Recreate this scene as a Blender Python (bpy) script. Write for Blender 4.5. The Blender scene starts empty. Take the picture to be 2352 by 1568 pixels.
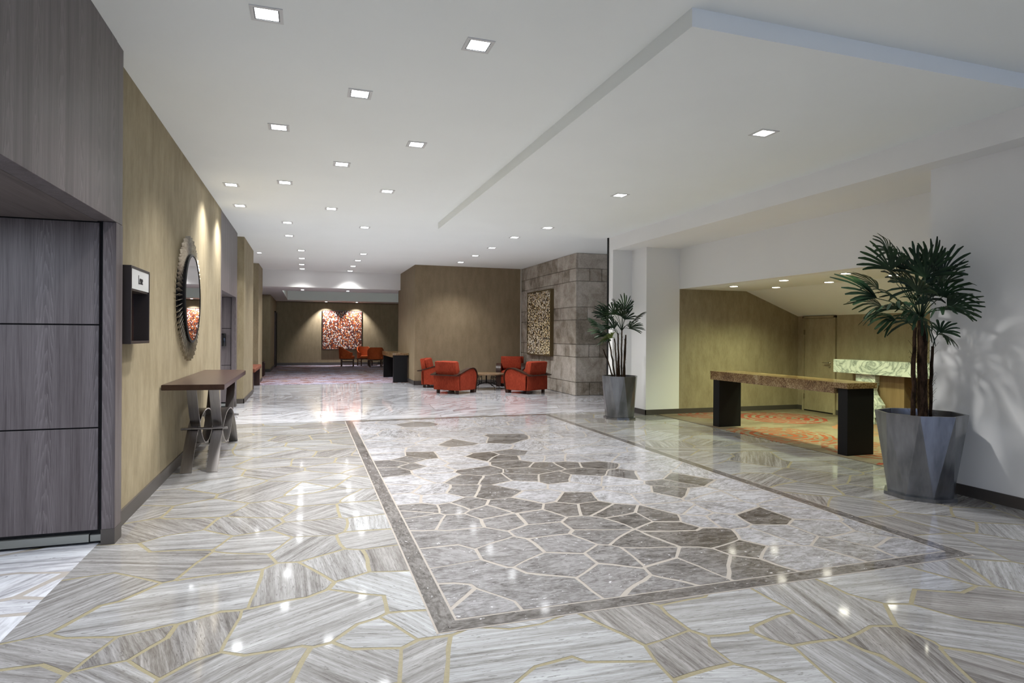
import bpy, bmesh, math, random
from math import sin, cos, pi, radians, atan, atan2, sqrt
from mathutils import Vector, Matrix, noise as mnoise
random.seed(7)
SC = bpy.context.scene
COL = SC.collection
# ------------------------------------------------------------------ camera
cam_d = bpy.data.cameras.new('camera'); cam = bpy.data.objects.new('camera', cam_d); COL.objects.link(cam)
cam_d.sensor_width = 36; cam_d.lens = 36*1428/2352; cam_d.shift_y = -14.4/2352
cam_d.clip_end = 200
yaw = atan(471/1428)
cam.location = (0, 0, 1.5)
Rm = Matrix.Rotation(-yaw, 4, 'Z') @ Matrix.Rotation(pi/2, 4, 'X') @ Matrix.Rotation(0.0065, 4, 'Z')
cam.matrix_world = Matrix.Translation((0, 0, 1.5)) @ Rm
SC.camera = cam
# ------------------------------------------------------------------ view, world, daylight
SC.view_settings.view_transform = 'Standard'; SC.view_settings.look = 'None'
SC.view_settings.gamma = 1; SC.view_settings.use_curve_mapping = False
SC.view_settings.exposure = 0.97
w = bpy.data.worlds.new('world'); SC.world = w; w.use_nodes = True
w.node_tree.nodes['Background'].inputs[0].default_value = (0.55, 0.67, 1.0, 1)
w.node_tree.nodes['Background'].inputs[1].default_value = WORLD = 1.0
SPOT_W = 82.0          # the square ceiling downlights
H = 3.57               # main ceiling height

# ------------------------------------------------------------------ helpers
def put(o, label=None, cat=None, group=None, kind=None):
    if label: o['label'] = label
    if cat: o['category'] = cat
    if group: o['group'] = group
    if kind: o['kind'] = kind
    return o
def empty(name, loc=(0, 0, 0), rz=0.0, label=None, cat=None, group=None):
    o = bpy.data.objects.new(name, None); COL.objects.link(o)
    o.empty_display_size = .1; o.location = loc; o.rotation_euler = (0, 0, rz)
    return put(o, label, cat, group)
def mk(name, bm, mat, parent=None, smooth=False):
    me = bpy.data.meshes.new(name); bm.normal_update(); bm.to_mesh(me); bm.free()
    for m in (mat if isinstance(mat, (list, tuple)) else [mat]): me.materials.append(m)
    if smooth:
        for p in me.polygons: p.use_smooth = True
        if smooth != 'all': me.set_sharp_from_angle(angle=radians(40))
    o = bpy.data.objects.new(name, me); COL.objects.link(o)
    if parent: o.parent = parent
    return o
def copy_tree(o, parent=None):
    c = o.copy(); COL.objects.link(c)
    if parent: c.parent = parent
    for ch in o.children: copy_tree(ch, c)
    return c
def box(bm, x0, x1, y0, y1, z0, z1, bev=0, seg=2, mi=0, M=None):
    r = bmesh.ops.create_cube(bm, size=1)
    vs = r['verts']
    for v in vs:
        v.co = Vector((x0+(v.co.x+.5)*(x1-x0), y0+(v.co.y+.5)*(y1-y0), z0+(v.co.z+.5)*(z1-z0)))
    fs = list({f for v in vs for f in v.link_faces})
    for f in fs: f.material_index = mi
    allv = vs
    if bev:
        es = list({e for v in vs for e in v.link_edges})
        rb = bmesh.ops.bevel(bm, geom=es, offset=bev, segments=seg, profile=.5, affect='EDGES', clamp_overlap=True)
        allv = list({v for f in rb['faces'] for v in f.verts} | {v for v in vs if v.is_valid})
        for f in rb['faces']: f.material_index = mi
    if M is not None:
        for v in allv: v.co = M @ v.co
    return allv
def prism(bm, pts, axis, a, b, mi=0):
    """pts: 2D outline; axis 'x': pts are (y,z), 'y': (x,z), 'z': (x,y)"""
    def P(p, t):
        return Vector((t, p[0], p[1])) if axis == 'x' else Vector((p[0], t, p[1])) if axis == 'y' else Vector((p[0], p[1], t))
    A = [bm.verts.new(P(p, a)) for p in pts]; B = [bm.verts.new(P(p, b)) for p in pts]
    n = len(pts)
    fs = [bm.faces.new(A), bm.faces.new(B[::-1])]
    for i in range(n): fs.append(bm.faces.new((A[i], B[i], B[(i+1) % n], A[(i+1) % n])))
    for f in fs: f.material_index = mi
    bmesh.ops.recalc_face_normals(bm, faces=fs)
    return A+B
def tube(bm, pts, r, n=8, cap=True):
    rs = r if isinstance(r, (list, tuple)) else [r]*len(pts)
    pts = [Vector(p) for p in pts]; rings = []
    up = Vector((0.13, 0.2, 1)).normalized()
    for i, p in enumerate(pts):
        t = (pts[min(i+1, len(pts)-1)]-pts[max(i-1, 0)]).normalized()
        a = t.cross(up)
        if a.length < .1: a = t.cross(Vector((1, 0, 0)))
        a.normalize(); b = t.cross(a).normalized()
        rings.append([bm.verts.new(p+(a*cos(2*pi*k/n)+b*sin(2*pi*k/n))*rs[i]) for k in range(n)])
    for i in range(len(rings)-1):
        for k in range(n):
            bm.faces.new((rings[i][k], rings[i][(k+1) % n], rings[i+1][(k+1) % n], rings[i+1][k]))
    if cap: bm.faces.new(rings[0][::-1]); bm.faces.new(rings[-1])
def strip(bm, prof, half_w, th, x=0.0):
    """flat bar following a (y,z) path, width along x"""
    n = len(prof); L = []
    for i, (y, z) in enumerate(prof):
        a = prof[max(i-1, 0)]; b = prof[min(i+1, n-1)]
        t = Vector((b[0]-a[0], b[1]-a[1])).normalized(); nn = Vector((-t.y, t.x))
        L.append([bm.verts.new((x+sx*half_w, y+nn.x*th*s, z+nn.y*th*s)) for sx, s in ((-1, .5), (1, .5), (1, -.5), (-1, -.5))])
    fs = []
    for i in range(n-1):
        for k in range(4): fs.append(bm.faces.new((L[i][k], L[i][(k+1) % 4], L[i+1][(k+1) % 4], L[i+1][k])))
    fs.append(bm.faces.new(L[0])); fs.append(bm.faces.new(L[-1][::-1]))
    bmesh.ops.recalc_face_normals(bm, faces=fs)
def cyl(bm, c, r, z0, z1, n=32, mi=0):
    prism(bm, [(c[0]+r*cos(2*pi*k/n), c[1]+r*sin(2*pi*k/n)) for k in range(n)], 'z', z0, z1, mi)
def one(name, mat, parent, *boxes, bev=0, smooth=False):
    bm = bmesh.new()
    for b in boxes: box(bm, *b, bev=bev)
    return mk(name, bm, mat, parent, smooth)

# ------------------------------------------------------------------ materials
class NT:
    def __init__(s, name, rough=.6, metal=0, spec=.5):
        s.m = bpy.data.materials.new(name); s.m.use_nodes = True
        s.t = s.m.node_tree; s.b = s.t.nodes['Principled BSDF']
        s.b.inputs['Roughness'].default_value = rough; s.b.inputs['Metallic'].default_value = metal
        s.b.inputs['Specular IOR Level'].default_value = spec
    def n(s, typ, **k):
        nd = s.t.nodes.new(typ)
        for a, v in k.items():
            if hasattr(nd, a): setattr(nd, a, v)
        return nd
    def l(s, a, b): s.t.links.new(a, b)
    def set(s, sock, v):
        if isinstance(v, bpy.types.NodeSocket): s.l(v, sock)
        else: sock.default_value = v
    def coord(s, scale=(1, 1, 1), rot=(0, 0, 0)):
        g = s.n('ShaderNodeNewGeometry'); mp = s.n('ShaderNodeMapping')
        s.l(g.outputs['Position'], mp.inputs[0]); mp.inputs['Scale'].default_value = scale; mp.inputs['Rotation'].default_value = rot
        return mp.outputs[0]
    def objc(s, scale=(1, 1, 1)):
        g = s.n('ShaderNodeTexCoord'); mp = s.n('ShaderNodeMapping')
        s.l(g.outputs['Object'], mp.inputs[0]); mp.inputs['Scale'].default_value = scale
        return mp.outputs[0]
    def noise(s, vec, scale=1, detail=4, rough=.5, dist=0):
        n = s.n('ShaderNodeTexNoise'); s.l(vec, n.inputs['Vector'])
        n.inputs['Scale'].default_value = scale; n.inputs['Detail'].default_value = detail
        n.inputs['Roughness'].default_value = rough; n.inputs['Distortion'].default_value = dist
        return n.outputs['Fac']
    def vor(s, vec, scale=1, feature='F1', out='Distance', rnd=1):
        n = s.n('ShaderNodeTexVoronoi', feature=feature); s.l(vec, n.inputs['Vector'])
        n.inputs['Scale'].default_value = scale; n.inputs['Randomness'].default_value = rnd
        return n.outputs[out]
    def math(s, op, a, b=0, c=0):
        n = s.n('ShaderNodeMath', operation=op)
        s.set(n.inputs[0], a); s.set(n.inputs[1], b); s.set(n.inputs[2], c)
        return n.outputs[0]
    def ramp(s, fac, stops, interp='LINEAR'):
        n = s.n('ShaderNodeValToRGB'); s.l(fac, n.inputs[0]); r = n.color_ramp; r.interpolation = interp
        while len(r.elements) < len(stops): r.elements.new(.5)
        for e, (p, c) in zip(r.elements, stops):
            e.position = p; e.color = (c[0], c[1], c[2], 1) if hasattr(c, '__len__') else (c, c, c, 1)
        return n.outputs[0]
    def mix(s, fac, a, b, mode='MIX'):
        n = s.n('ShaderNodeMix', data_type='RGBA', blend_type=mode)
        s.set(n.inputs[0], fac)
        for sk, v in ((n.inputs[6], a), (n.inputs[7], b)):
            if isinstance(v, bpy.types.NodeSocket): s.l(v, sk)
            else: sk.default_value = (v[0], v[1], v[2], 1)
        return n.outputs[2]
    def color(s, c):
        if isinstance(c, bpy.types.NodeSocket): s.l(c, s.b.inputs['Base Color'])
        else: s.b.inputs['Base Color'].default_value = (c[0], c[1], c[2], 1)
        return s
    def bump(s, h, strength=.2, dist=.01):
        n = s.n('ShaderNodeBump'); n.inputs['Strength'].default_value = strength; n.inputs['Distance'].default_value = dist
        s.l(h, n.inputs['Height']); s.l(n.outputs[0], s.b.inputs['Normal']); return s
def plain(name, c, rough=.5, metal=0, spec=.5): return NT(name, rough, metal, spec).color(c).m

def wallpaper(name, a, b):
    t = NT(name, .7, spec=.25)
    n1 = t.noise(t.coord((7, 7, 2.2)), 1, 5, .6); n2 = t.noise(t.coord((60, 60, 14)), 1, 3, .6); n3 = t.noise(t.coord((.8, .8, .5)), 1, 2)
    f = t.math('ADD', t.math('MULTIPLY', n1, .55), t.math('ADD', t.math('MULTIPLY', n2, .25), t.math('MULTIPLY', n3, .2)))
    t.color(t.ramp(f, [(.36, a), (.64, b)])).bump(n2, .08, .004)
    return t.m
M_paper = wallpaper('textured_wallpaper', (.235, .192, .118), (.36, .305, .20))
M_brown = wallpaper('taupe_wallpaper', (.205, .155, .092), (.27, .212, .135))
def plaster(name, c, bumpy=True):
    t = NT(name, .75, spec=.25)
    n = t.noise(t.coord((1.2, 1.2, 1.2)), 1, 3); t.color(t.mix(n, [x*.965 for x in c], [min(1, x*1.02) for x in c]))
    return t.m
M_white = plaster('painted_plaster', (.80, .80, .79))
M_ceil = plaster('ceiling_paint', (.84, .87, .858))
def woodm(name, dark, light, grain='z', cath=True, rough=.42):
    t = NT(name, rough, spec=.4)
    sc = {'z': (16, 16, .55), 'y': (16, .55, 16), 'x': (.55, 16, 16)}[grain]
    fine = {'z': (170, 170, 3.2), 'y': (170, 3.2, 170), 'x': (3.2, 170, 170)}[grain]
    n1 = t.noise(t.coord(sc), 1, 5, .6); n2 = t.noise(t.coord(fine), 1, 4, .65)
    f = t.math('ADD', t.math('MULTIPLY', n1, .5), t.math('MULTIPLY', n2, .5))
    if cath:
        # cathedral figure: contours of a stretched field repeated across the veneer leaves
        g = t.n('ShaderNodeNewGeometry'); sp = t.n('ShaderNodeSeparateXYZ'); t.l(g.outputs['Position'], sp.inputs[0])
        u = t.math('ADD', sp.outputs[0], sp.outputs[1])
        k = t.math('SUBTRACT', t.math('FRACT', t.math('MULTIPLY', u, 3.1)), .5)
        k2 = t.math('MULTIPLY', t.math('MULTIPLY', k, k), 9)
        ring = t.math('FRACT', t.math('ADD', t.math('MULTIPLY', sp.outputs[2], 6.5), t.math('ADD', t.math('MULTIPLY', k2, 9), t.math('MULTIPLY', n1, 5))))
        near = t.math('LESS_THAN', t.math('ABSOLUTE', k), .17)
        ringf = t.math('MULTIPLY', t.math('MULTIPLY', t.math('POWER', ring, 3), near), .22)
        f = t.math('ADD', f, ringf)
    t.color(t.ramp(f, [(.36, dark), (.5, [(a+b)/2 for a, b in zip(dark, light)]), (.68, light)])).bump(n2, .12, .002)
    return t.m
M_panel = woodm('grey_brown_veneer', (.066, .053, .054), (.165, .142, .145))
M_soff = woodm('grey_brown_veneer_soffit', (.07, .055, .052), (.17, .14, .13), 'y', False)
M_dwood = woodm('dark_wenge', (.022, .009, .006), (.05, .024, .016), 'y', False, .28)
M_chairwood = woodm('walnut_leg', (.05, .022, .012), (.11, .055, .03), 'z', False, .35)
M_black = plain('black_lacquer', (.005, .005, .006), .5, 0, .25)
M_gap = plain('shadow_gap_black', (.01, .01, .011), .7)
M_skirt = plain('brushed_bronze_skirting', (.085, .075, .068), .42, .3)
M_plinth = NT('brushed_steel_plinth', .35, .85).color((.30, .31, .29)).m
M_steel = NT('brushed_steel', .3, 1)
M_steel.color(M_steel.mix(M_steel.noise(M_steel.coord((60, 3, 3)), 1, 3), (.30, .28, .27), (.46, .44, .43))); M_steel = M_steel.m
M_iron = plain('black_iron', (.012, .011, .011), .45, .6)
M_chrome = plain('satin_chrome', (.6, .58, .55), .22, 1)
M_mirror = plain('mirror_glass', (.86, .87, .87), .01, 1)
M_silver = NT('antique_silver', .3, .9)
M_silver.color(M_silver.mix(M_silver.noise(M_silver.coord((30, 30, 30)), 1, 3), (.16, .13, .10), (.62, .57, .47))); M_silver = M_silver.m
M_glassw = plain('white_plate_glass', (.72, .73, .72), .12)  # plain white glass of the sign's name plate
M_ink = plain('dark_grey_lettering', (.03, .03, .03), .5)
def emis(name, c, s):
    m = bpy.data.materials.new(name); m.use_nodes = True; t = m.node_tree; t.nodes.clear()
    e = t.nodes.new('ShaderNodeEmission'); o = t.nodes.new('ShaderNodeOutputMaterial')
    e.inputs[0].default_value = (*c, 1); e.inputs[1].default_value = s; t.links.new(e.outputs[0], o.inputs[0]); return m
M_lens = emis('lamp_diffuser_cool', (.96, .98, 1), 9)
M_lensw = emis('lamp_diffuser_warm', (1, .96, .80), 7)
M_trimm = plain('lamp_trim_white', (.62, .62, .61), .5)
M_trimd = plain('lamp_recess_shade_grey', (.10, .10, .11), .5)
def fabric(name, a, b):
    t = NT(name, .9, spec=.15)
    n = t.noise(t.objc((55, 55, 14)), 1, 4, .6); n2 = t.noise(t.objc((5, 5, 3)), 1, 2)
    t.color(t.ramp(t.math('ADD', t.math('MULTIPLY', n, .7), t.math('MULTIPLY', n2, .3)), [(.35, a), (.65, b)])).bump(n, .3, .003)
    return t.m
M_red = fabric('rust_red_upholstery', (.20, .026, .012), (.35, .054, .024))
M_orange = fabric('orange_leather', (.32, .055, .014), (.46, .095, .028))
M_leather = fabric('brown_leather', (.13, .045, .028), (.21, .08, .05))

# polished stone: per-face attributes carry the vein direction, tone and offset of each slab
def stonemat(name, kind):
    t = NT(name, .065 if kind != 'fossil' else .08, spec=.5)
    a = t.n('ShaderNodeAttribute', attribute_name='vein'); tn = t.n('ShaderNodeAttribute', attribute_name='tone')
    sp = t.n('ShaderNodeSeparateXYZ'); t.l(a.outputs['Vector'], sp.inputs[0])
    g = t.n('ShaderNodeNewGeometry'); p = t.n('ShaderNodeSeparateXYZ'); t.l(g.outputs['Position'], p.inputs[0])
    c, s_, off = sp.outputs[0], sp.outputs[1], sp.outputs[2]
    u = t.math('ADD', t.math('MULTIPLY', p.outputs[0], c), t.math('MULTIPLY', p.outputs[1], s_))
    v = t.math('SUBTRACT', t.math('MULTIPLY', p.outputs[1], c), t.math('MULTIPLY', p.outputs[0], s_))
    cb = t.n('ShaderNodeCombineXYZ'); t.l(u, cb.inputs[0]); t.l(v, cb.inputs[1]); t.l(off, cb.inputs[2]); uv = cb.outputs[0]
    def mp(sx, sy):
        m = t.n('ShaderNodeMapping'); t.l(uv, m.inputs[0]); m.inputs['Scale'].default_value = (sx, sy, 3); return m.outputs[0]
    tone = tn.outputs['Fac']
    if kind == 'travertine':
        warp = t.noise(mp(.9, 1.5), 1, 2)
        m2 = t.n('ShaderNodeVectorMath', operation='ADD'); cw = t.n('ShaderNodeCombineXYZ'); t.l(t.math('MULTIPLY', warp, .9), cw.inputs[1])
        t.l(mp(1.3, 34), m2.inputs[0]); t.l(cw.outputs[0], m2.inputs[1])
        n1 = t.noise(m2.outputs[0], 1, 6, .62, .3); n2 = t.noise(mp(12, 150), 1, 4, .75); n3 = t.noise(mp(1.0, 8), 1, 3)
        f = t.math('ADD', t.math('MULTIPLY', n1, .46), t.math('ADD', t.math('MULTIPLY', n2, .30), t.math('MULTIPLY', n3, .24)))
        light = t.ramp(f, [(.36, (.13, .125, .12)), (.45, (.26, .258, .255)), (.53, (.35, .358, .365)), (.62, (.46, .475, .485))])
        dark = t.ramp(f, [(.36, (.05, .041, .034)), (.45, (.115, .10, .088)), (.53, (.195, .177, .160)), (.64, (.32, .30, .28))])
        col = t.mix(tone, light, dark)
        pits = t.math('GREATER_THAN', t.noise(mp(16, 90), 1, 3, .6), .64)
        col = t.mix(t.math('MULTIPLY', pits, .6), col, (.10, .09, .085))
    elif kind == 'fossil':
        n1 = t.noise(mp(9, 20), 1, 6, .68, .8); n2 = t.noise(mp(26, 60), 1, 4, .7); n3 = t.noise(mp(2.2, 3), 1, 3)
        f = t.math('ADD', t.math('MULTIPLY', n1, .5), t.math('ADD', t.math('MULTIPLY', n2, .3), t.math('MULTIPLY', n3, .2)))
        light = t.ramp(f, [(.38, (.15, .142, .142)), (.47, (.295, .292, .303)), (.57, (.45, .455, .485))])
        dark = t.ramp(f, [(.38, (.032, .026, .022)), (.47, (.085, .076, .068)), (.58, (.17, .158, .148))])
        col = t.mix(tone, light, dark)
        fl = t.math('GREATER_THAN', t.noise(mp(15, 34), 1, 4, .7), .665)
        col = t.mix(t.math('MULTIPLY', fl, .8), col, (.72, .72, .74))
        fd = t.math('LESS_THAN', t.noise(mp(17, 46), 1, 4, .7), .335)
        col = t.mix(t.math('MULTIPLY', fd, .6), col, (.05, .04, .035))
    else:
        n1 = t.noise(mp(1.2, 9), 1, 5, .6, .5); n2 = t.noise(mp(7, 40), 1, 4, .7)
        f = t.math('ADD', t.math('MULTIPLY', n1, .65), t.math('MULTIPLY', n2, .35))
        light = t.ramp(f, [(.38, (.24, .24, .255)), (.5, (.46, .465, .49)), (.6, (.60, .615, .65))])
        dark = t.ramp(f, [(.38, (.18, .165, .165)), (.5, (.36, .35, .37)), (.62, (.52, .52, .55))])
        col = t.mix(tone, light, dark)
        pits = t.math('GREATER_THAN', t.noise(mp(16, 36), 1, 3, .6), .70)
        col = t.mix(t.math('MULTIPLY', pits, .7), col, (.12, .11, .11))
    t.color(col)
    return t.m
M_trav = stonemat('veined_travertine', 'travertine'); M_foss = stonemat('fossil_limestone', 'fossil'); M_wmar = stonemat('white_marble_slabs', 'white')
def groutm(name, a, b):
    t = NT(name, .22, spec=.4); t.color(t.mix(t.noise(t.coord((60, 60, 60)), 1, 4, .7), a, b)); return t.m
M_gry = groutm('ochre_grout', (.20, .175, .105), (.33, .295, .20)); M_grc = groutm('cream_grout', (.31, .28, .245), (.40, .372, .34)); M_grd = groutm('grey_grout', (.16, .15, .15), (.28, .26, .26))

# ------------------------------------------------------------------ floor of irregular polished slabs
STONES = [[[[-1.666,4.849],[-1.531,4.776]],0.0,0.0,1],[[[-1.622,4.408]],1.04,0.0,1],[[[-1.38,4.282]],1.3,0.25,1],[[[-1.473,3.869]],1.57,0.1,1],[[[-1.463,4.041]],-0.06,0.0,1],[[[-1.254,4.69],[-0.863,4.568]],-0.35,0.55,0],[[[-1.317,3.879],[-1.179,4.194]],0.9,0.5,0],[[[-0.799,4.96]],-0.13,0.3,0],[[[-1.132,5.383],[-0.931,5.408]],-0.86,0.7,0],[[[-0.48,5.315]],-1.2,0.5,0],[[[-0.33,4.759]],-0.04,0.45,0],[[[-0.47,4.447]],-0.19,0.6,0],[[[0.08,5.054]],-0.94,0.6,0],[[[0.018,4.597]],1.03,0.4,0],[[[-0.932,3.719],[-0.729,3.865],[-0.451,4.017]],0.12,0.3,0],[[[-0.089,4.009]],-1.52,0.55,0],[[[0.245,4.194]],-1.47,0.4,0],[[[0.54,4.2]],-1.55,0.7,0],[[[0.504,4.679]],0.31,0.5,0],[[[0.52,5.009]],-1.62,0.05,0],[[[0.438,3.79],[0.555,3.521]],-0.9,0.0,0],[[[0.524,3.196]],-1.07,0.0,0],[[[-0.219,3.307],[0.016,3.421],[0.28,3.549]],0.51,0.35,0],[[[-0.625,3.251],[-0.484,3.338]],-1.31,0.75,0],[[[-0.824,3.345]],-1.16,0.65,0],[[[-1.184,3.396],[-1.033,3.395]],-0.56,0.6,0],[[[-1.189,3.237]],-0.46,0.6,0],[[[-0.781,3.122]],-0.79,0.5,0],[[[-0.37,3.02],[-0.191,2.992]],0.74,0.45,0],[[[0.157,2.896],[0.306,2.91]],-0.86,0.45,0],[[[0.538,2.866]],0.51,0.5,0],[[[0.392,3.117]],-0.3,0.1,0],[[[0.74,2.802],[0.914,2.793],[1.097,2.794],[1.293,2.807],[1.376,2.647]],-0.06,0.05,0],[[[1.124,2.499],[1.314,2.469]],-0.06,0.05,0],[[[1.63,2.934],[1.682,2.777]],-1.49,0.7,0],[[[1.731,2.597],[1.76,2.45]],-1.52,0.7,0],[[[2.041,2.817],[2.324,2.828]],-0.09,0.2,0],[[[2.751,2.844],[2.858,2.62],[2.697,2.591]],-1.82,0.45,0],[[[2.379,2.562]],-1.74,0.65,0],[[[1.997,2.45],[2.089,2.346]],-0.17,0.2,0],[[[2.369,2.302],[2.451,2.16]],-1.57,0.4,0],[[[2.755,2.34],[2.71,2.121]],-1.97,0.75,0],[[[3.105,2.406],[3.165,2.244],[3.27,2.128]],-0.64,0.35,0],[[[3.302,2.859],[3.647,2.827]],-0.08,0.25,0],[[[3.515,2.582],[3.731,2.471]],-0.57,0.75,0],[[[3.967,2.916]],-1.98,0.6,0],[[[4.176,2.795]],-2.45,0.3,0],[[[2.939,1.978]],-1.07,0.7,0],[[[1.772,2.274]],-0.28,0.2,0],[[[4.449,3.271]],-0.65,0.45,0],[[[4.8,3.128]],-0.68,0.5,0],[[[4.896,3.732]],-1.42,0.55,0],[[[4.53,3.712]],-1.53,0.7,0],[[[5.459,3.746]],-0.73,0.45,0],[[[4.644,4.298]],-0.94,0.45,0],[[[4.675,4.943]],-0.74,0.5,0],[[[5.197,4.593]],0.2,0.55,0],[[[-0.318,5.612]],-1.11,0.5,0],[[[0.088,5.935],[0.288,6.04]],0.31,0.35,0],[[[-0.215,6.457],[-0.409,6.336]],0.94,0.45,0],[[[-0.298,7.201]],-0.68,0.5,0],[[[-0.146,8.205]],0.73,0.5,0],[[[0.284,7.264]],-0.29,0.4,0],[[[0.262,8.565]],-0.29,0.4,0],[[[0.214,6.568]],-0.29,0.3,0],[[[0.512,5.93]],1.07,0.35,0],[[[0.473,5.476]],-1.0,0.2,0],[[[0.001,6.392]],0.15,0.05,0],[[[-0.418,10.018],[0.06,9.994]],0.39,0.35,0],[[[-0.583,8.982]],1.08,0.3,0],[[[0.468,6.442]],-0.92,0.35,0]]
INSET = [[[[0.862,4.483],[1.175,4.472]],0.62],[[[1.36,4.092]],0.6],[[[0.958,3.786],[1.123,3.557],[1.339,3.416]],0.55],[[[0.896,3.398]],0.5],[[[0.809,3.476]],0.55],[[[1.842,3.47]],0.62],[[[1.584,3.785]],0.6],[[[2.291,3.409]],0.72],[[[2.567,3.496]],0.75],[[[2.732,3.357]],0.8],[[[2.67,4.079],[2.889,3.935]],0.92],[[[2.975,3.657]],0.85],[[[3.204,3.8]],0.2],[[[3.15,3.47],[3.319,3.323]],0.3],[[[3.709,3.43]],0.42],[[[3.468,3.854]],0.22],[[[4.043,3.362]],0.32],[[[3.879,3.87]],0.2],[[[3.251,4.326]],0.2],[[[3.46,4.605]],0.15],[[[3.57,4.963]],0.1],[[[4.068,4.872]],0.05],[[[4.027,4.256]],0.1],[[[3.593,4.244]],0.9],[[[3.962,3.567]],0.3],[[[3.162,4.594]],0.2],[[[2.1,7.407]],0.85],[[[2.319,7.234]],0.8],[[[2.299,6.832]],0.82],[[[1.812,6.609]],0.75],[[[2.34,6.452]],0.82],[[[2.882,6.628]],0.8],[[[3.167,6.544]],0.85],[[[2.953,6.241]],0.82],[[[2.637,6.637]],0.8],[[[1.873,6.179]],0.72],[[[1.587,6.264]],0.7],[[[1.444,5.827]],0.65],[[[2.489,6.073]],0.8],[[[1.728,5.697]],0.75],[[[1.723,5.173]],0.7],[[[1.331,5.33]],0.68],[[[1.489,5.066]],0.65],[[[1.811,4.799]],0.66],[[[1.556,4.812]],0.62],[[[2.162,4.967]],0.8],[[[2.375,4.902]],0.88],[[[2.345,5.236]],0.8],[[[2.484,4.762]],0.85],[[[2.526,4.548]],0.85],[[[2.779,4.536]],0.85],[[[2.196,4.492]],0.72],[[[2.103,4.206]],0.68],[[[1.763,4.477]],0.58],[[[2.267,3.999]],0.8],[[[2.032,3.809]],0.65],[[[2.702,4.247]],0.88],[[[2.2,3.803]],0.65],[[[3.756,5.616]],0.75],[[[3.523,5.483]],0.7],[[[3.36,5.227]],0.75],[[[3.322,5.988]],0.8],[[[2.183,6.191]],0.75],[[[1.725,6.97]],0.15],[[[2.039,5.88]],0.1],[[[2.077,5.42]],0.2],[[[2.532,5.683]],0.15],[[[3.048,5.725]],0.05],[[[2.755,5.173]],0.1],[[[3.053,5.083]],0.3],[[[3.09,4.685]],0.2],[[[3.053,4.387]],0.2],[[[3.461,6.935]],0.12],[[[2.658,7.135]],0.2],[[[2.842,7.045]],0.15],[[[3.551,5.017]],0.05],[[[3.482,5.913]],0.12],[[[1.956,8.428]],0.75],[[[1.415,7.673]],0.85],[[[0.95,7.256]],0.75],[[[0.904,6.901]],0.7],[[[1.151,7.069]],0.7],[[[1.76,10.38]],0.6],[[[2.689,8.503]],0.75],[[[1.404,7.187]],0.0],[[[0.958,7.734]],0.0],[[[1.708,7.663]],0.05],[[[1.017,6.378]],0.02],[[[0.857,6.043]],0.02],[[[1.335,6.832]],0.0],[[[1.745,7.22]],0.03],[[[1.044,9.075]],0.02],[[[1.396,8.778]],0.03],[[[0.83,5.194]],0.62],[[[0.891,5.012]],0.62],[[[0.896,5.312]],0.7],[[[1.23,5.282]],0.68],[[[1.15,5.613]],0.1],[[[0.859,5.701]],0.02],[[[1.185,4.89]],0.6]]
def clip(poly, nx, ny, d):
    """keep the side nx*x+ny*y <= d"""
    out = []; n = len(poly)
    for i in range(n):
        a = poly[i]; b = poly[(i+1) % n]; da = nx*a[0]+ny*a[1]-d; db = nx*b[0]+ny*b[1]-d
        if da <= 0: out.append(a)
        if (da < 0 < db) or (db < 0 < da):
            t = da/(da-db); out.append((a[0]+(b[0]-a[0])*t, a[1]+(b[1]-a[1])*t))
    return out
def paving(bm, seeds, rect, gap, z, mi_of, jit=.02, hole=None):
    """seeds: list of (x, y, id, angle, tone, kind)"""
    lv = bm.faces.layers.float_vector['vein']; lt = bm.faces.layers.float['tone']
    x0, x1, y0, y1 = rect
    for i, s in enumerate(seeds):
        poly = [(x0, y0), (x1, y0), (x1, y1), (x0, y1)]
        nb = sorted((q for q in seeds if q is not s), key=lambda q: (q[0]-s[0])**2+(q[1]-s[1])**2)[:34]
        for q in nb:
            dx, dy = q[0]-s[0], q[1]-s[1]; L = sqrt(dx*dx+dy*dy)
            if L < 1e-5: continue
            nx, ny = dx/L, dy/L; g = 0 if q[2] == s[2] else gap/2*(0.7+0.9*abs(sin(q[2]*3.7+s[2]*1.3)*1.0))
            poly = clip(poly, nx, ny, nx*(s[0]+q[0])/2+ny*(s[1]+q[1])/2-g)
            if len(poly) < 3: break
        if len(poly) < 3: continue
        if hole and all(hole[0] < p[0] < hole[1] and hole[2] < p[1] < hole[3] for p in poly): continue
        pts = []
        for k in range(len(poly)):
            a = poly[k]; b = poly[(k+1) % len(poly)]; L = sqrt((a[0]-b[0])**2+(a[1]-b[1])**2)
            m = max(1, int(L/.09))
            for j in range(m):
                x = a[0]+(b[0]-a[0])*j/m; y = a[1]+(b[1]-a[1])*j/m
                if x0+.001 < x < x1-.001 and y0+.001 < y < y1-.001:
                    v = mnoise.noise_vector(Vector((x*2.2, y*2.2, 3))); w2 = mnoise.noise_vector(Vector((x*11, y*11, 9)))
                    x += v.x*jit*2+w2.x*jit*.4; y += v.y*jit*2+w2.y*jit*.4
                pts.append((min(max(x, x0), x1), min(max(y, y0), y1)))
        if len(pts) < 3: continue
        try: f = bm.faces.new([bm.verts.new((p[0], p[1], z)) for p in pts])
        except ValueError: continue
        f.material_index = mi_of(s); f[lv] = Vector((cos(s[3]), sin(s[3]), (s[2]*1.37) % 40)); f[lt] = s[4]
        if f.calc_area() < 1e-5: bm.faces.remove(f)
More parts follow.
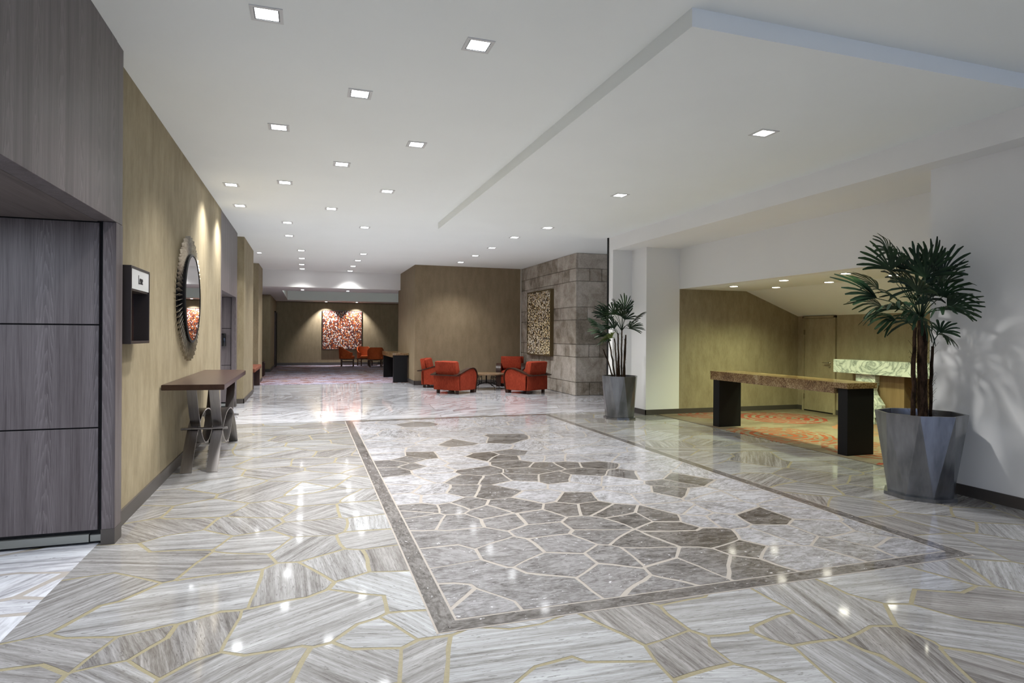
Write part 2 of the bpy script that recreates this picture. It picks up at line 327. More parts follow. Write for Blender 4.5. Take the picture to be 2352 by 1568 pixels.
def scatter(rect, sp, hand, mind, tones, idbase, kind=0, elong=.5):
    rnd = random.Random(idbase); out = list(hand); n = 0; pid = idbase
    tries = int((rect[1]-rect[0])*(rect[3]-rect[2])/sp/sp*14)
    for _ in range(tries):
        x = rnd.uniform(rect[0], rect[1]); y = rnd.uniform(rect[2], rect[3])
        if any((x-q[0])**2+(y-q[1])**2 < (mind if q[2] < idbase else sp)**2 for q in out): continue
        a = rnd.choice([.1, -.15, .5, -.6, 1.2, 0, .2, -.3, .9])+rnd.uniform(-.15, .15); t = rnd.choice(tones); pid += 1
        out.append((x, y, pid, a, t, kind))
        if rnd.random() < elong:
            b = a+rnd.choice((0, 0, .3)); x2 = x+cos(b)*sp*.85; y2 = y+sin(b)*sp*.85
            if all((x2-q[0])**2+(y2-q[1])**2 > (sp*.75)**2 for q in out[:-1]): out.append((x2, y2, pid, a, t, kind))
    return out
IN = (0.638, 4.377, 3.08, 11.05)      # outer edge of the inset panel's dark border
def floor():
    bm = bmesh.new(); lv = bm.faces.layers.float_vector.new('vein'); lt = bm.faces.layers.float.new('tone')
    def rectf(x0, x1, y0, y1, z, mi, tone=0, ang=0, off=0):
        f = bm.faces.new([bm.verts.new(p) for p in ((x0, y0, z), (x1, y0, z), (x1, y1, z), (x0, y1, z))]); f.material_index = mi
        f[lt] = tone; f[lv] = Vector((cos(ang), sin(ang), off))
    # base plates of grout
    rectf(-8, 12, -8, 11.12, 0, 0); rectf(-8, 12, 11.12, 35, 0, 2)
    hand = []; handc = []
    for i, (pts, a, t, k) in enumerate(STONES):
        for p in pts: (handc if k == 1 else hand).append((p[0], p[1], i+1, a, t, k))
    zA = (-1.40, 7.2, -1.5, 11.12)
    sd = scatter(zA, .46, hand, .40, [.3, .45, .5, .6, .35, .55, .15, .7], 1000)
    paving(bm, sd, zA, .018, .001, lambda s: 3, hole=(IN[0]+.06, IN[1]-.06, IN[2]+.06, IN[3]-.06))
    zC = (-7, -1.40, 1.2, 5.6); rectf(-7, -1.40, 1.2, 5.1, .0005, 1)
    paving(bm, scatter(zC, .5, handc, .4, [.0, .1, .2], 2000, 1), zC, .03, .001, lambda s: 5)
    zD = (-3.5, 9, 11.135, 19.45)
    paving(bm, scatter(zD, .62, [], .5, [.1, .2, .0, .35, .25, .6, .1], 3000, 1, .8), zD, .007, .001, lambda s: 5, .016)
    # inset panel: cream lines, dark mitred border, crazy paving
    x0, x1, y0, y1 = IN
    rectf(x0-.012, x1+.012, y0-.012, y1+.012, .002, 1)
    b = .108
    for quad, ang in ((((x0, y0), (x0+b, y0+b), (x0+b, y1-b), (x0, y1)), pi/2), (((x0, y0), (x1, y0), (x1-b, y0+b), (x0+b, y0+b)), 0),
                      (((x1, y0), (x1, y1), (x1-b, y1-b), (x1-b, y0+b)), pi/2), (((x0, y1), (x0+b, y1-b), (x1-b, y1-b), (x1, y1)), 0)):
        f = bm.faces.new([bm.verts.new((p[0], p[1], .003)) for p in quad]); f.material_index = 4; f[lv] = Vector((cos(ang), sin(ang), 5)); f[lt] = .93
        f.normal_update()
        if f.normal.z < 0: f.normal_flip()
    zI = (x0+b+.014, x1-b-.014, y0+b+.014, y1-b-.014)
    hi = []
    for i, (pts, t) in enumerate(INSET):
        for p in pts: hi.append((p[0], p[1], i+1, .05*(i % 7)-.15, min(1, t*1.15), 2))
    sd = scatter(zI, .38, hi, .30, [.0, .05, .12, .0, .2], 4000, 2, .6)
    fixed = []
    for q in sd:
        if q[2] >= 4000:
            nn = min(hi, key=lambda p: (p[0]-q[0])**2+(p[1]-q[1])**2); dd = sqrt((nn[0]-q[0])**2+(nn[1]-q[1])**2)
            if dd < .40: q = (q[0], q[1], q[2], q[3], max(q[4], nn[4]*.95), q[5])
        fixed.append(q)
    sd = fixed
    paving(bm, sd, zI, .019, .003, lambda s: 4, .024)
    bmesh.ops.recalc_face_normals(bm, faces=bm.faces[:])
    for f in bm.faces:
        f.normal_update()
        if f.normal.z < 0: f.normal_flip()
    o = mk('floor', bm, [M_gry, M_grc, M_grd, M_trav, M_foss, M_wmar])
    put(o, 'polished crazy-paved stone floor with a dark-bordered inset panel', 'floor', kind='structure')
floor()

# ------------------------------------------------------------------ room shell
def struct(name, mat, *boxes, label=None, cat='wall', bev=0):
    o = one(name, mat, None, *boxes, bev=bev); put(o, label, cat, kind='structure'); return o
XL = -1.37
struct('wall_left', M_paper, (-1.60, XL, 5.24, 11.37, 0, H), label='olive wallpapered wall between the two timber portals')
struct('wall_left_pier', M_paper, (-1.9, -1.285, 14.45, 16.85, 0, H), label='wallpapered pier past the second timber portal')
struct('wall_left_pier_far', M_paper, (-2.9, -1.36, 19.75, 21.4, 0, H), label='wallpapered pier behind the leather bench')
struct('wall_left_recess', M_paper, (-2.2, -2.0, 16.85, 19.75, 0, H), label='wallpapered wall of the bench recess')
struct('wall_left_back', M_brown, (-2.9, -1.37, 26.0, 31.0, 0, 3.02), (-2.9, -2.7, 21.4, 26.0, 0, 3.02), label='taupe wallpapered side wall of the back lounge')
struct('wall_back', M_brown, (-2.9, 9, 31.0, 31.2, 0, 3.6), label='taupe back wall behind the orange picture')
struct('wall_seating', M_brown, (3.03, 6.40, 18.40, 21.9, 0, H), label='taupe wallpapered block behind the red armchairs')
struct('wall_lounge_right', M_brown, (8.0, 8.2, 21.9, 31.0, 0, 3.6), (6.4, 8.2, 21.7, 21.9, 0, 3.6), label='right wall of the back lounge')
# right side: fin, pillar, header, near wall, alcove
struct('wall_right_fin', M_white, (5.70, 8.0, 10.98, 11.17, 0, 3.45), label='thin white wall end beside the smaller palm')
struct('wall_right_pillar', M_white, (6.12, 6.85, 10.42, 10.98, 0, 3.19), label='white pillar left of the alcove')
struct('wall_right_header', M_white, (6.85, 7.0, 4.63, 10.42, 2.415, 3.45), label='white wall above the alcove opening')
struct('wall_right', M_white, (5.96, 6.5, -6, 4.63, 0, 3.19), label='plain white wall behind the large palm')
struct('wall_alcove_left', M_paper, (6.851, 9.9, 10.42, 10.60, 0, 2.6), label='olive wallpapered end wall of the alcove')
struct('wall_alcove_back', M_paper, (9.70, 9.9, 3.0, 10.42, 0, 2.6), label='olive wallpapered rear wall of the alcove')
struct('wall_alcove_near', M_white, (6.5, 9.9, 2.9, 3.0, 0, 2.6), label='near end wall of the alcove')
bm = bmesh.new()
prism(bm, [(6.999, 2.415), (8.40, 2.415), (9.71, 1.925), (9.71, 2.7), (6.999, 2.7)], 'y', 3.0, 10.42)
put(mk('ceiling_alcove', bm, M_ceil), 'white alcove ceiling sloping down to the rear wall', 'ceiling', kind='structure')
struct('trim_beam', M_white, (5.70, 6.86, -6, 10.985, 3.19, 3.45), label='white beam running along the right of the hall', cat='beam')
struct('ceiling_soffit', M_ceil, (2.29, 7.0, 3.365, 11.35, 3.45, H), label='lowered flat ceiling panel over the inset floor', cat='ceiling')
struct('ceiling', M_ceil, (-3.0, 9, -6, 21.4, H, H+.15), label='white main ceiling', cat='ceiling')
struct('trim_window_post', M_black, (5.68, 5.70, 11.15, 11.19, 0, 3.50), label='thin black edge strip on the white wall end', cat='trim')
struct('wall_right_far', M_white, (9.0, 9.2, 10.6, 14.3, 0, H), label='white wall beyond the pillar', )
# lower ceiling of the lounge with its light tray
lx0, lx1, ly0, ly1 = -0.83, 6.0, 23.3, 29.6
struct('ceiling_lounge', M_white, (-2.9, 9, 21.4, ly0, 3.02, 3.72), (-2.9, 9, ly1, 31.0, 3.02, 3.72), (-2.9, lx0, ly0, ly1, 3.02, 3.72), (lx1, 9, ly0, ly1, 3.02, 3.72), (lx0, lx1, ly0, ly1, 3.60, 3.72), label='dropped lounge ceiling with a recessed light tray', cat='ceiling')

# stone cladding
def stone_clad():
    t = NT('bush_hammered_travertine', .8, spec=.2)
    n1 = t.noise(t.coord((3, 3, 3)), 1, 6, .65, .5); n2 = t.noise(t.coord((26, 26, 26)), 1, 4, .7)
    isl = t.n('ShaderNodeNewGeometry').outputs['Random Per Island']
    f = t.math('ADD', t.math('MULTIPLY', n1, .6), t.math('ADD', t.math('MULTIPLY', n2, .25), t.math('MULTIPLY', isl, .15)))
    t.color(t.ramp(f, [(.36, (.19, .16, .125)), (.5, (.36, .32, .27)), (.64, (.52, .48, .43))])).bump(f, .5, .01)
    zs = [0, .33, .96, 1.28, 1.90, 2.22, 2.87, 3.19, 3.57]; bm = bmesh.new(); R = random.Random(3)
    box(bm, 6.40, 8.99, 14.27, 19.0, 0, H-.002)
    for i in range(8):
        z0, z1 = zs[i]+.006, zs[i+1]-.006; small = (z1-z0) < .36
        # side face toward -X, from the corner back
        y = 14.24
        while y < 18.38:
            L = R.uniform(.28, .62) if small else R.uniform(.7, 2.0); y2 = min(y+L, 18.38)
            if 18.38-y2 < .2: y2 = 18.38
            box(bm, 6.37, 6.42, y+(.006 if y > 14.3 else 0), y2-.006, z0, z1, bev=.006, seg=1); y = y2
        x = 6.37+.052
        while x < 8.95:
            L = R.uniform(.26, .34) if small else R.uniform(1.1, 1.9); x2 = min(x+L, 8.95)
            box(bm, x, x2-.012, 14.24, 14.29, z0, z1, bev=.006, seg=1); x = x2
    o = mk('wall_stone', bm, t.m); put(o, 'pale stone-block wall carrying the speckled panel', 'wall', kind='structure')
    struct('trim_1', plain('pale_corner_bead', (.6, .57, .5), .5), (6.33, 6.36, 18.36, 18.39, 0, H), label='pale corner bead where taupe wall meets stone', cat='trim')
stone_clad()

# skirtings
def sk(name, *b): return struct(name, M_skirt, *b, cat='baseboard', label='dark metal skirting of '+name.replace('baseboard_', 'the ').replace('_', ' ')+' wall')
sk('baseboard_left', (XL, XL+.015, 5.24, 11.37, 0, .12))
sk('baseboard_left_pier', (-1.44, -1.27, 14.435, 14.45, 0, .10), (-1.285, -1.27, 14.435, 16.85, 0, .10))
sk('baseboard_back', (-1.37, 8, 30.985, 31.0, 0, .14))
sk('baseboard_seating', (3.015, 6.33, 18.385, 18.40, 0, .13), (3.015, 3.03, 18.385, 21.9, 0, .13))
sk('baseboard_right_pillar', (6.105, 6.85, 10.405, 10.42, 0, .10), (6.105, 6.12, 10.405, 10.98, 0, .10))
sk('baseboard_alcove', (6.85, 9.7, 10.405, 10.42, 0, .10), (9.685, 9.70, 10.26, 10.42, 0, .10), (9.685, 9.70, 3.0, 9.42, 0, .10))
sk('baseboard_right', (5.945, 5.96, -6, 4.63, 0, .105))
sk('baseboard_left_far', (-2.0, -1.345, 19.735, 19.75, 0, .1), (-1.36, -1.345, 19.735, 21.4, 0, .1), (-1.37, -1.355, 26, 31, 0, .12), (-2.6, -1.36, 25.985, 26, 0, .12))

# timber portals (passages to the left)
def portal(n, xf, ya, yb, zt, jl, xw, far, label):
    """lintel from ya to yb facing +X, jamb at the far end, panelled wall beyond facing the camera"""
    root = empty(f'door_{n}', (0, 0, 0)); put(root, label, 'portal', kind='structure')
    one('lintel_panel', M_panel, root, (xf-.12, xf, ya, yb-.006, zt, H), bev=.002)
    one('jamb', M_panel, root, (xw, xf, yb, yb+jl, .11, zt-.002), bev=.002)
    one('jamb_upper', M_panel, root, (xw, xf-.003, yb, yb+jl, zt+.002, H), bev=.002)
    one('jamb_base', M_skirt, root, (xw-.002, xf+.002, yb-.003, yb+jl+.002, 0, .11))
    one('soffit_panel', M_soff, root, (-7.0, xf-.121, ya, yb+.02, zt, zt+.1))
    return root
# portal 1: near camera
P1 = portal(1, -1.29, 1.8, 5.075, 2.285, .165, -1.372, True, 'grey-brown veneer portal at the left edge of the photo')
def panels(root, xr, y, zs, ztop, base, seam_x=None):
    one('shadow_gap', M_gap, root, (-7.0, xr+.03, y+.03, y+.12, 0, ztop))
    for a, b in zip(zs[:-1], zs[1:]):
        x = xr
        for wd in (1.25, 1.25, 1.25, 1.25):
            one('wall_panel', M_panel, root, (x-wd+.006, x, y, y+.03, a+.005, b-.005), bev=.0015); x -= wd
    one('plinth', M_plinth, root, (-7.0, xr-.05, y-.012, y+.03, .02, base-.01), (xr-.045, xr+.025, y+.0, y+.03, .02, base-.02))
panels(P1, -1.405, 5.115, [.095, .824, 1.555, 2.285], 2.4, .085)
P2 = portal(2, -1.375, 11.375, 13.80, 2.235, .2, -1.46, True, 'second grey-brown veneer portal past the round mirror')
one('jamb_near', M_panel, P2, (-1.46, -1.372, 11.372, 11.52, .11, H), bev=.002)
one('jamb_near_base', M_skirt, P2, (-1.46, -1.368, 11.368, 11.524, 0, .11))
panels(P2, -1.47, 13.83, [.095, .85, 1.60, 2.235], 2.35, .085)
struct('wall_left_filler', M_paper, (-1.62, -1.44, 14.0, 14.45, 0, H), label='narrow strip of wallpapered wall beside the second portal')
# passages end walls so that they are closed
struct('wall_passage', M_white, (-7.2, -7.0, 1.6, 5.2, 0, 2.5), (-7.0, -1.41, 1.6, 1.8, 0, 2.5), (-7.2, -7.0, 11.3, 14.0, 0, 2.5), (-7.0, -1.62, 11.3, 11.374, 0, 2.4), label='white end walls of the side passages')
struct('wall_left_near', M_paper, (-1.6, XL, -6, 1.8, 0, H), label='wallpapered wall left of the viewpoint')
struct('ceiling_passage', M_ceil, (-7.2, -1.41, 1.6, 5.3, 2.5, 2.6), (-7.2, -1.5, 11.3, 14.0, 2.5, 2.6), label='ceiling slabs above the side passages', cat='ceiling')
# small black glossy unit on the panel wall of portal 2
bm = bmesh.new(); box(bm, -1.70, -1.555, 13.70, 13.828, 1.24, 1.50, bev=.012)
bx = mk('wall_mounted_box', bm, plain('black_gloss', (.006, .006, .007), .08), None, True)
put(bx, 'black glossy box fixed to the veneer wall inside the second portal', 'wall box')

# dark door in the back left corner
d = empty('door_3', (0, 0, 0)); put(d, 'dark door at the far left corner of the back lounge', 'door', kind='structure')
one('door_leaf', M_black, d, (-1.372, -1.33, 29.5, 30.9, 0, 2.45)); one('door_frame', M_dwood, d, (-1.372, -1.32, 30.9, 30.96, 0, 2.5), (-1.372, -1.32, 29.44, 29.5, 0, 2.5), (-1.372, -1.32, 29.44, 30.96, 2.45, 2.5))
# alcove door
d = empty('door_4', (0, 0, 0)); put(d, 'plain wallpapered service door in the alcove', 'door', kind='structure')
leaf_ = one('door_leaf', M_paper, d, (9.675, 9.70, 9.47, 10.21, .03, 1.875), bev=.003)
one('door_frame', M_paper, d, (9.66, 9.70, 10.215, 10.26, 0, 1.92), (9.66, 9.70, 9.42, 9.465, 0, 1.92), (9.66, 9.70, 9.42, 10.26, 1.88, 1.92), bev=.003)
one('hinge', M_chrome, d, (9.655, 9.675, 10.19, 10.215, 1.55, 1.65), (9.655, 9.675, 10.19, 10.215, .25, .35))
one('threshold', M_black, d, (9.672, 9.70, 9.47, 10.21, 0, .03))
bm = bmesh.new(); tube(bm, [(9.675, 9.56, 1.0), (9.62, 9.56, 1.0)], .012); tube(bm, [(9.62, 9.56, 1.0), (9.615, 9.60, 1.0), (9.615, 9.68, 1.003)], .01)
prism(bm, [(9.56+.028*cos(a*pi/8), 1.0+.028*sin(a*pi/8)) for a in range(16)], 'x', 9.668, 9.676); prism(bm, [(9.56+.022*cos(a*pi/8), .925+.022*sin(a*pi/8)) for a in range(16)], 'x', 9.662, 9.676)
mk('door_handle', bm, M_chrome, leaf_, True)

# carpets
def carpet_alc():
    t = NT('swirl_carpet', .95, spec=.05)
    g = t.n('ShaderNodeNewGeometry'); P = g.outputs['Position']
    wn = t.n('ShaderNodeTexNoise'); t.l(P, wn.inputs['Vector']); wn.inputs['Scale'].default_value = 5; wn.inputs['Detail'].default_value = 3
    base = t.ramp(t.noise(t.coord((1.2, 2.2, 1)), 1, 4, .6), [(.35, (.10, .077, .055)), (.55, (.175, .145, .105)), (.7, (.15, .135, .105))])
    dots = t.noise(t.coord((70, 70, 70)), 1, 2)
    col = t.mix(t.math('MULTIPLY', dots, .35), base, (.12, .09, .05))
    for cx, cy, r, c, fr in ((8.35, 9.35, .85, (0.194, 0.036, 0.023), 42), (6.85, 7.75, .85, (0.187, 0.050, 0.023), 46), (7.2, 6.3, .8, (0.158, 0.058, 0.034), 38), (7.35, 10.15, .7, (0.180, 0.050, 0.034), 50), (6.6, 5.1, .7, (0.216, 0.043, 0.025), 45), (8.9, 7.6, .9, (0.238, 0.108, 0.060), 40)):
        vs = t.n('ShaderNodeVectorMath', operation='SUBTRACT'); t.l(P, vs.inputs[0]); vs.inputs[1].default_value = (cx, cy, 0)
        ln = t.n('ShaderNodeVectorMath', operation='LENGTH'); t.l(vs.outputs[0], ln.inputs[0]); d_ = ln.outputs['Value']
        dd = t.math('ADD', d_, t.math('MULTIPLY', wn.outputs[0], .12))
        ring = t.math('GREATER_THAN', t.math('SINE', t.math('MULTIPLY', dd, fr)), -.1)
        brk = t.math('GREATER_THAN', t.noise(t.coord((9, 9, 9)), 1, 2), .42)
        inside = t.math('LESS_THAN', dd, r)
        col = t.mix(t.math('MULTIPLY', t.math('MULTIPLY', ring, inside), brk), col, c)
    t.color(col).bump(dots, .5, .004)
    struct('floor_alcove', t.m, (6.37, 9.685, 3.0, 10.405, 0, .008), label='beige fitted carpet with red swirling rings in the alcove', cat='carpet')
carpet_alc()
def carpet_back():
    t = NT('streaked_carpet', .95, spec=.05)
    n = t.noise(t.coord((.75, 2.6, 1), (0, 0, 0)), 1, 3, .5, .3); n2 = t.noise(t.coord((22, 30, 20)), 1, 3, .7)
    f = t.math('ADD', t.math('MULTIPLY', n, .8), t.math('MULTIPLY', n2, .2))
    t.color(t.ramp(f, [(.36, (.10, .055, .06)), (.40, (.17, .15, .21)), (.45, (.34, .33, .42)), (.475, (.38, .36, .42)), (.485, (.10, .045, .035)), (.53, (.20, .085, .05)), (.545, (.30, .27, .34)), (.60, (.34, .30, .36)), (.61, (.14, .06, .04)), (.68, (.40, .30, .20))]))
    struct('floor_lounge', t.m, (-2.0, 3.015, 19.45, 21.9, 0, .008), (-2.7, 8, 21.9, 30.985, 0, .008), label='lilac and rust streaked fitted carpet of the back lounge', cat='carpet')
carpet_back()

# ------------------------------------------------------------------ lamps
def spot(name, parent, loc, power, size=2.05, color=(1, .985, .97), blend=1, rot=(0, 0, 0), rad=.08):
    l = bpy.data.lights.new(name, 'SPOT'); l.energy = power; l.spot_size = size; l.spot_blend = blend; l.color = color; l.shadow_soft_size = rad
    o = bpy.data.objects.new(name, l); COL.objects.link(o); o.parent = parent; o.location = loc; o.rotation_euler = rot; return o
def square_lamp(s=.2):
    t = empty('ceiling_downlight')
    bm = bmesh.new(); h = s/2; r = h-.022
    for a in ((-h, h, -h, -r), (-h, h, r, h), (-h, -r, -r, r), (r, h, -r, r)): box(bm, *a, -.006, 0)
    mk('trim', bm, M_trimm, t)
    bm = bmesh.new(); q = r-.008
    for a in ((-r, r, -r, -q), (-r, r, q, r), (-r, -q, -q, q), (q, r, -q, q)): box(bm, *a, -.004, 0)
    mk('recess_shade_ring', bm, M_trimd, t)  # flush dark ring, its colour stands in for shade inside the lamp recess
    one('diffuser', M_lens, t, (-q, q, -q, q, -.003, 0))
    return t
def round_lamp(r=.085, lens=None):
    t = empty('round_downlight')
    bm = bmesh.new(); cyl(bm, (0, 0), r, -.006, 0); mk('trim', bm, M_trimm, t, False)
    bm = bmesh.new(); cyl(bm, (0, 0), r*.78, -.009, -.0061); mk('diffuser', bm, lens or M_lensw, t, False)
    return t
SQ = square_lamp(); RD = round_lamp(); RC = round_lamp(.06, M_lens)
firsts = set()
def place(proto, loc, label, group, power, size=2.05, color=(1, .985, .97), cat='ceiling light', **k):
    o = proto if proto.name not in firsts else copy_tree(proto)
    firsts.add(proto.name); o.location = loc; put(o, label, cat, group)
    spot('lamp_light', o, (0, 0, -.03), power, size, color, **k)
    return o
GL = 'square downlights in the main ceiling'
main = [(-.26, 4.33, 'nearest square downlight in the left row of the ceiling'), (1.15, 4.30, 'nearest square downlight in the right row of the ceiling'),
 (.42, 5.50, 'square downlight of the middle row, nearest to the viewer'), (-.28, 6.66, 'second square downlight of the left row'), (1.12, 6.76, 'second square downlight of the right row'),
 (.39, 7.85, 'second square downlight of the middle row'), (-1.015, 9.45, 'square downlight close to the wall, above the console table'), (-.30, 9.06, 'third square downlight of the left row'),
 (1.09, 9.11, 'third square downlight of the right row'), (-1.045, 10.95, 'square downlight close to the wall, just before the second portal'), (.37, 10.69, 'third square downlight of the middle row'),
 (-.36, 12.31, 'fourth square downlight of the left row'), (1.05, 12.34, 'fourth square downlight of the right row'), (-.37, 13.94, 'fifth square downlight of the left row'),
 (-.147, 16.30, 'first of the four far left downlights before the dropped ceiling'), (1.37, 16.43, 'first of the four far right downlights before the dropped ceiling'),
 (-.149, 17.99, 'second of the four far left downlights before the dropped ceiling'), (1.346, 17.94, 'second of the four far right downlights before the dropped ceiling'),
 (-.161, 19.57, 'third of the four far left downlights before the dropped ceiling'), (1.32, 19.49, 'third of the four far right downlights before the dropped ceiling'),
 (-.158, 20.88, 'last far left downlight, closest to the dropped ceiling'), (1.33, 21.0, 'last far right downlight, closest to the dropped ceiling'),
 (4.16, 12.48, 'square downlight just beyond the lowered ceiling panel'), (4.16, 14.17, 'square downlight above the gap before the red armchairs'), (4.16, 15.72, 'square downlight above the red armchairs'), (4.15, 17.29, 'square downlight nearest the taupe wall behind the armchairs')]
for x, y, lb in main: place(SQ, (x, y, H), lb, GL, SPOT_W*(.62 if x < -1 else 1)*(1.0 if y < 15 else .6 if y < 20 else .2))
for x, y, lb in ((-.27, 2.0, 'added square downlight out of view, above the viewpoint'), (3.2, 1.6, 'added square downlight out of view, right of the viewpoint'), (.8, -1.8, 'added square downlight behind the viewpoint on the left'), (4.4, -1.8, 'added square downlight behind the viewpoint on the right')):
    place(SQ, (x, y, H), lb, GL, SPOT_W*.7, 2.2, (.80, .87, 1))  # unseen lamps added outside the view to brighten the foreground
GS = 'square downlights in the lowered ceiling panel'
for x, y, lb in [(4.14, 4.90, 'largest square downlight in the lowered ceiling panel'), (4.11, 7.72, 'middle square downlight in the lowered ceiling panel'), (4.13, 10.50, 'smallest square downlight in the lowered ceiling panel')]:
    place(SQ, (x, y, 3.45), lb, GS, SPOT_W*1.3)
GA = 'round downlights in the alcove ceiling'
WA = (.90, 1, .58)
for x, y, lb in [(7.34, 9.44, 'leftmost round downlight in the alcove ceiling'), (7.28, 8.13, 'round downlight of the alcove front row, second from the left'), (8.17, 9.32, 'round downlight of the alcove rear row, leftmost'),
 (8.18, 8.11, 'round downlight of the alcove rear row, second from the left'), (7.29, 6.92, 'round downlight of the alcove front row, partly at the palm leaves'), (8.12, 6.86, 'round downlight of the alcove rear row seen through the palm'), (7.40, 5.80, 'round downlight of the alcove front row behind the palm leaves')]:
    place(RD, (x, y, 2.414), lb, GA, 46, 2.3, WA)
place(RC, (-1.17, 17.14, H), 'small round downlight above the leather bench', 'round spotlights', 18)
for x, y, lb in [(-.152, 22.57, 'small round downlight at the front left of the dropped lounge ceiling'), (1.36, 22.6, 'small round downlight at the front right of the dropped lounge ceiling')]:
    place(RC, (x, y, 3.02), lb, 'round spotlights', 30)
# picture spotlights aimed at the back wall
for x, lb in ((.85, 'spotlight over the left half of the orange picture'), (2.25, 'spotlight over the right half of the orange picture')):
    o = copy_tree(RC); o.location = (x, 30.45, 3.02); put(o, lb, 'ceiling light', 'round spotlights')
    spot('lamp_light', o, (0, 0, -.03), 150, 1.5, (.98, .99, 1), .6, rot=(radians(22), 0, 0), rad=.02)
# cove light hidden on the ledge of the tray
def area(name, loc, sx, sy, power, color, rot=(0, 0, 0)):
    l = bpy.data.lights.new(name, 'AREA'); l.shape = 'RECTANGLE'; l.size = sx; l.size_y = sy; l.energy = power; l.color = color
    o = bpy.data.objects.new(name, l); COL.objects.link(o); o.location = loc; o.rotation_euler = rot; return o
area('cove_light', (2.6, 23.42, 3.2), 6.4, .1, 30, (.85, 1, .93), (radians(60), 0, 0))
area('passage_light', (-2.6, 3.4, 2.27), 1.6, 1.6, 30, (.80, .88, 1))
area('passage_light', (-3.2, 12.7, 2.22), 1.6, 1.2, 18, (.95, .95, 1))

# ------------------------------------------------------------------ room sign
def room_sign():
    t = empty('room_sign', (XL, 5.31, 1.415), 0, 'dark framed wall box with a white name plate above a dark recess', 'sign')
    w_, h_, d_ = .575, .592, .12
    m = NT('bronze_sign_metal', .35, .5).color((.055, .045, .042)).m
    bm = bmesh.new()
    box(bm, 0, d_, 0, .02, 0, h_, bev=.002); box(bm, 0, d_, w_-.02, w_, 0, h_, bev=.002); box(bm, 0, d_, .02, w_-.02, 0, .02, bev=.002); box(bm, 0, d_, .02, w_-.02, h_-.02, h_, bev=.002)
    mk('case', bm, m, t)
    one('recess', M_dwood, t, (0, .008, .02, w_-.02, .02, .42)); one('shelf', m, t, (.008, d_-.01, .02, w_-.02, .405, .42))
    np_ = one('name_plate', M_glassw, t, (d_-.03, d_-.004, .02, w_-.02, .42, h_-.02))
    cu = bpy.data.curves.new('letters', 'FONT'); cu.body = 'Leme'; cu.size = .10; cu.extrude = .001; cu.align_x = 'CENTER'; cu.align_y = 'CENTER'
    tmp = bpy.data.objects.new('tmp', cu); COL.objects.link(tmp)
    dg = bpy.context.evaluated_depsgraph_get(); me = bpy.data.meshes.new_from_object(tmp.evaluated_get(dg)); bpy.data.objects.remove(tmp)
    me.materials.clear(); me.materials.append(M_ink)
    o = bpy.data.objects.new('lettering', me); COL.objects.link(o); o.parent = np_
    o.rotation_euler = (pi/2, 0, pi/2); o.location = (d_-.002, w_/2, .497); o.scale = (.62, 1, 1)
room_sign()

# ------------------------------------------------------------------ round mirror
def mirror():
    t = empty('round_mirror', (XL, 8.24, 1.91), 0, 'round wall mirror with a sunburst frame of antique silver slats', 'mirror')
    bm = bmesh.new(); n = 96
    for k in range(72):
        a = 2*pi*k/72
        M = Matrix.Rotation(a, 4, 'X')
        vs = box(bm, .013, .018, .0, .036, .50, .722+.018*(k % 2))
        for v in vs:
            # tilt each slat like a louvre, then turn it to its place round the ring
            y, x = v.co.y, v.co.x
            c = Vector((.022+y*.9+(x-.016)*.5, y*.42-(x-.016)*.9, v.co.z)); v.co = M @ c
    mk('slat_frame', bm, M_silver, t)
    bm = bmesh.new(); prism(bm, [(.60*cos(2*pi*k/n), .60*sin(2*pi*k/n)) for k in range(n)], 'x', .0, .010); mk('backing', bm, M_black, t)
    bm = bmesh.new()
    R = [(.52, .012), (.525, .075), (.505, .085), (.495, .080)]
    rings = [[bm.verts.new((x, r*cos(2*pi*k/n), r*sin(2*pi*k/n))) for k in range(n)] for r, x in R]
    for i in range(3):
        for k in range(n): bm.faces.new((rings[i][k], rings[i][(k+1) % n], rings[i+1][(k+1) % n], rings[i+1][k]))
    bmesh.ops.recalc_face_normals(bm, faces=bm.faces[:]); mk('rim', bm, M_black, t, True)
    bm = bmesh.new(); prism(bm, [(.497*cos(2*pi*k/n), .497*sin(2*pi*k/n)) for k in range(n)], 'x', .02, .078); mk('mirror_glass', bm, M_mirror, t)
mirror()

# ------------------------------------------------------------------ console table with interlocking steel arches
def console():
    t = empty('console_table', (0, 0, 0), 0, 'dark wood console table on interlocking brushed steel arches', 'console table')
    bm = bmesh.new(); prism(bm, [(-1.355, 6.86), (-.78, 6.80), (-.80, 9.30), (-.86, 9.50), (-1.355, 9.60)], 'z', .935, .99)
    es = bm.edges[:]; bmesh.ops.bevel(bm, geom=es, offset=.004, segments=2, affect='EDGES'); mk('table_top', bm, M_dwood, t)
    def arch(x, name):
        pr = []
        for k in range(25):
            q = k/12-1; y = 8.42+1.03*q; z = .57*(1-abs(q)**2.3)
            pr.append((y, z))
        bm = bmesh.new(); strip(bm, pr, .056, .014, x); mk(name, bm, M_steel, t, True)
    def uarch(x, name):
        pr = []
        for k in range(25):
            q = k/12-1; y = 8.42+.86*q; z = .935-.76*(1-abs(q)**2.3)
            pr.append((y, z))
        bm = bmesh.new(); strip(bm, pr, .05, .014, x); mk(name, bm, M_steel, t, True)
    arch(-1.22, 'leg_arch'); arch(-.965, 'leg_arch'); uarch(-1.20, 'top_arch'); uarch(-.975, 'top_arch')
    for y, z in ((7.80, .42), (9.04, .42)):
        bm = bmesh.new(); tube(bm, [(-1.34, y, z), (-.86, y, z)], .014, 12); mk('cross_rod', bm, M_steel, t, True)
console()

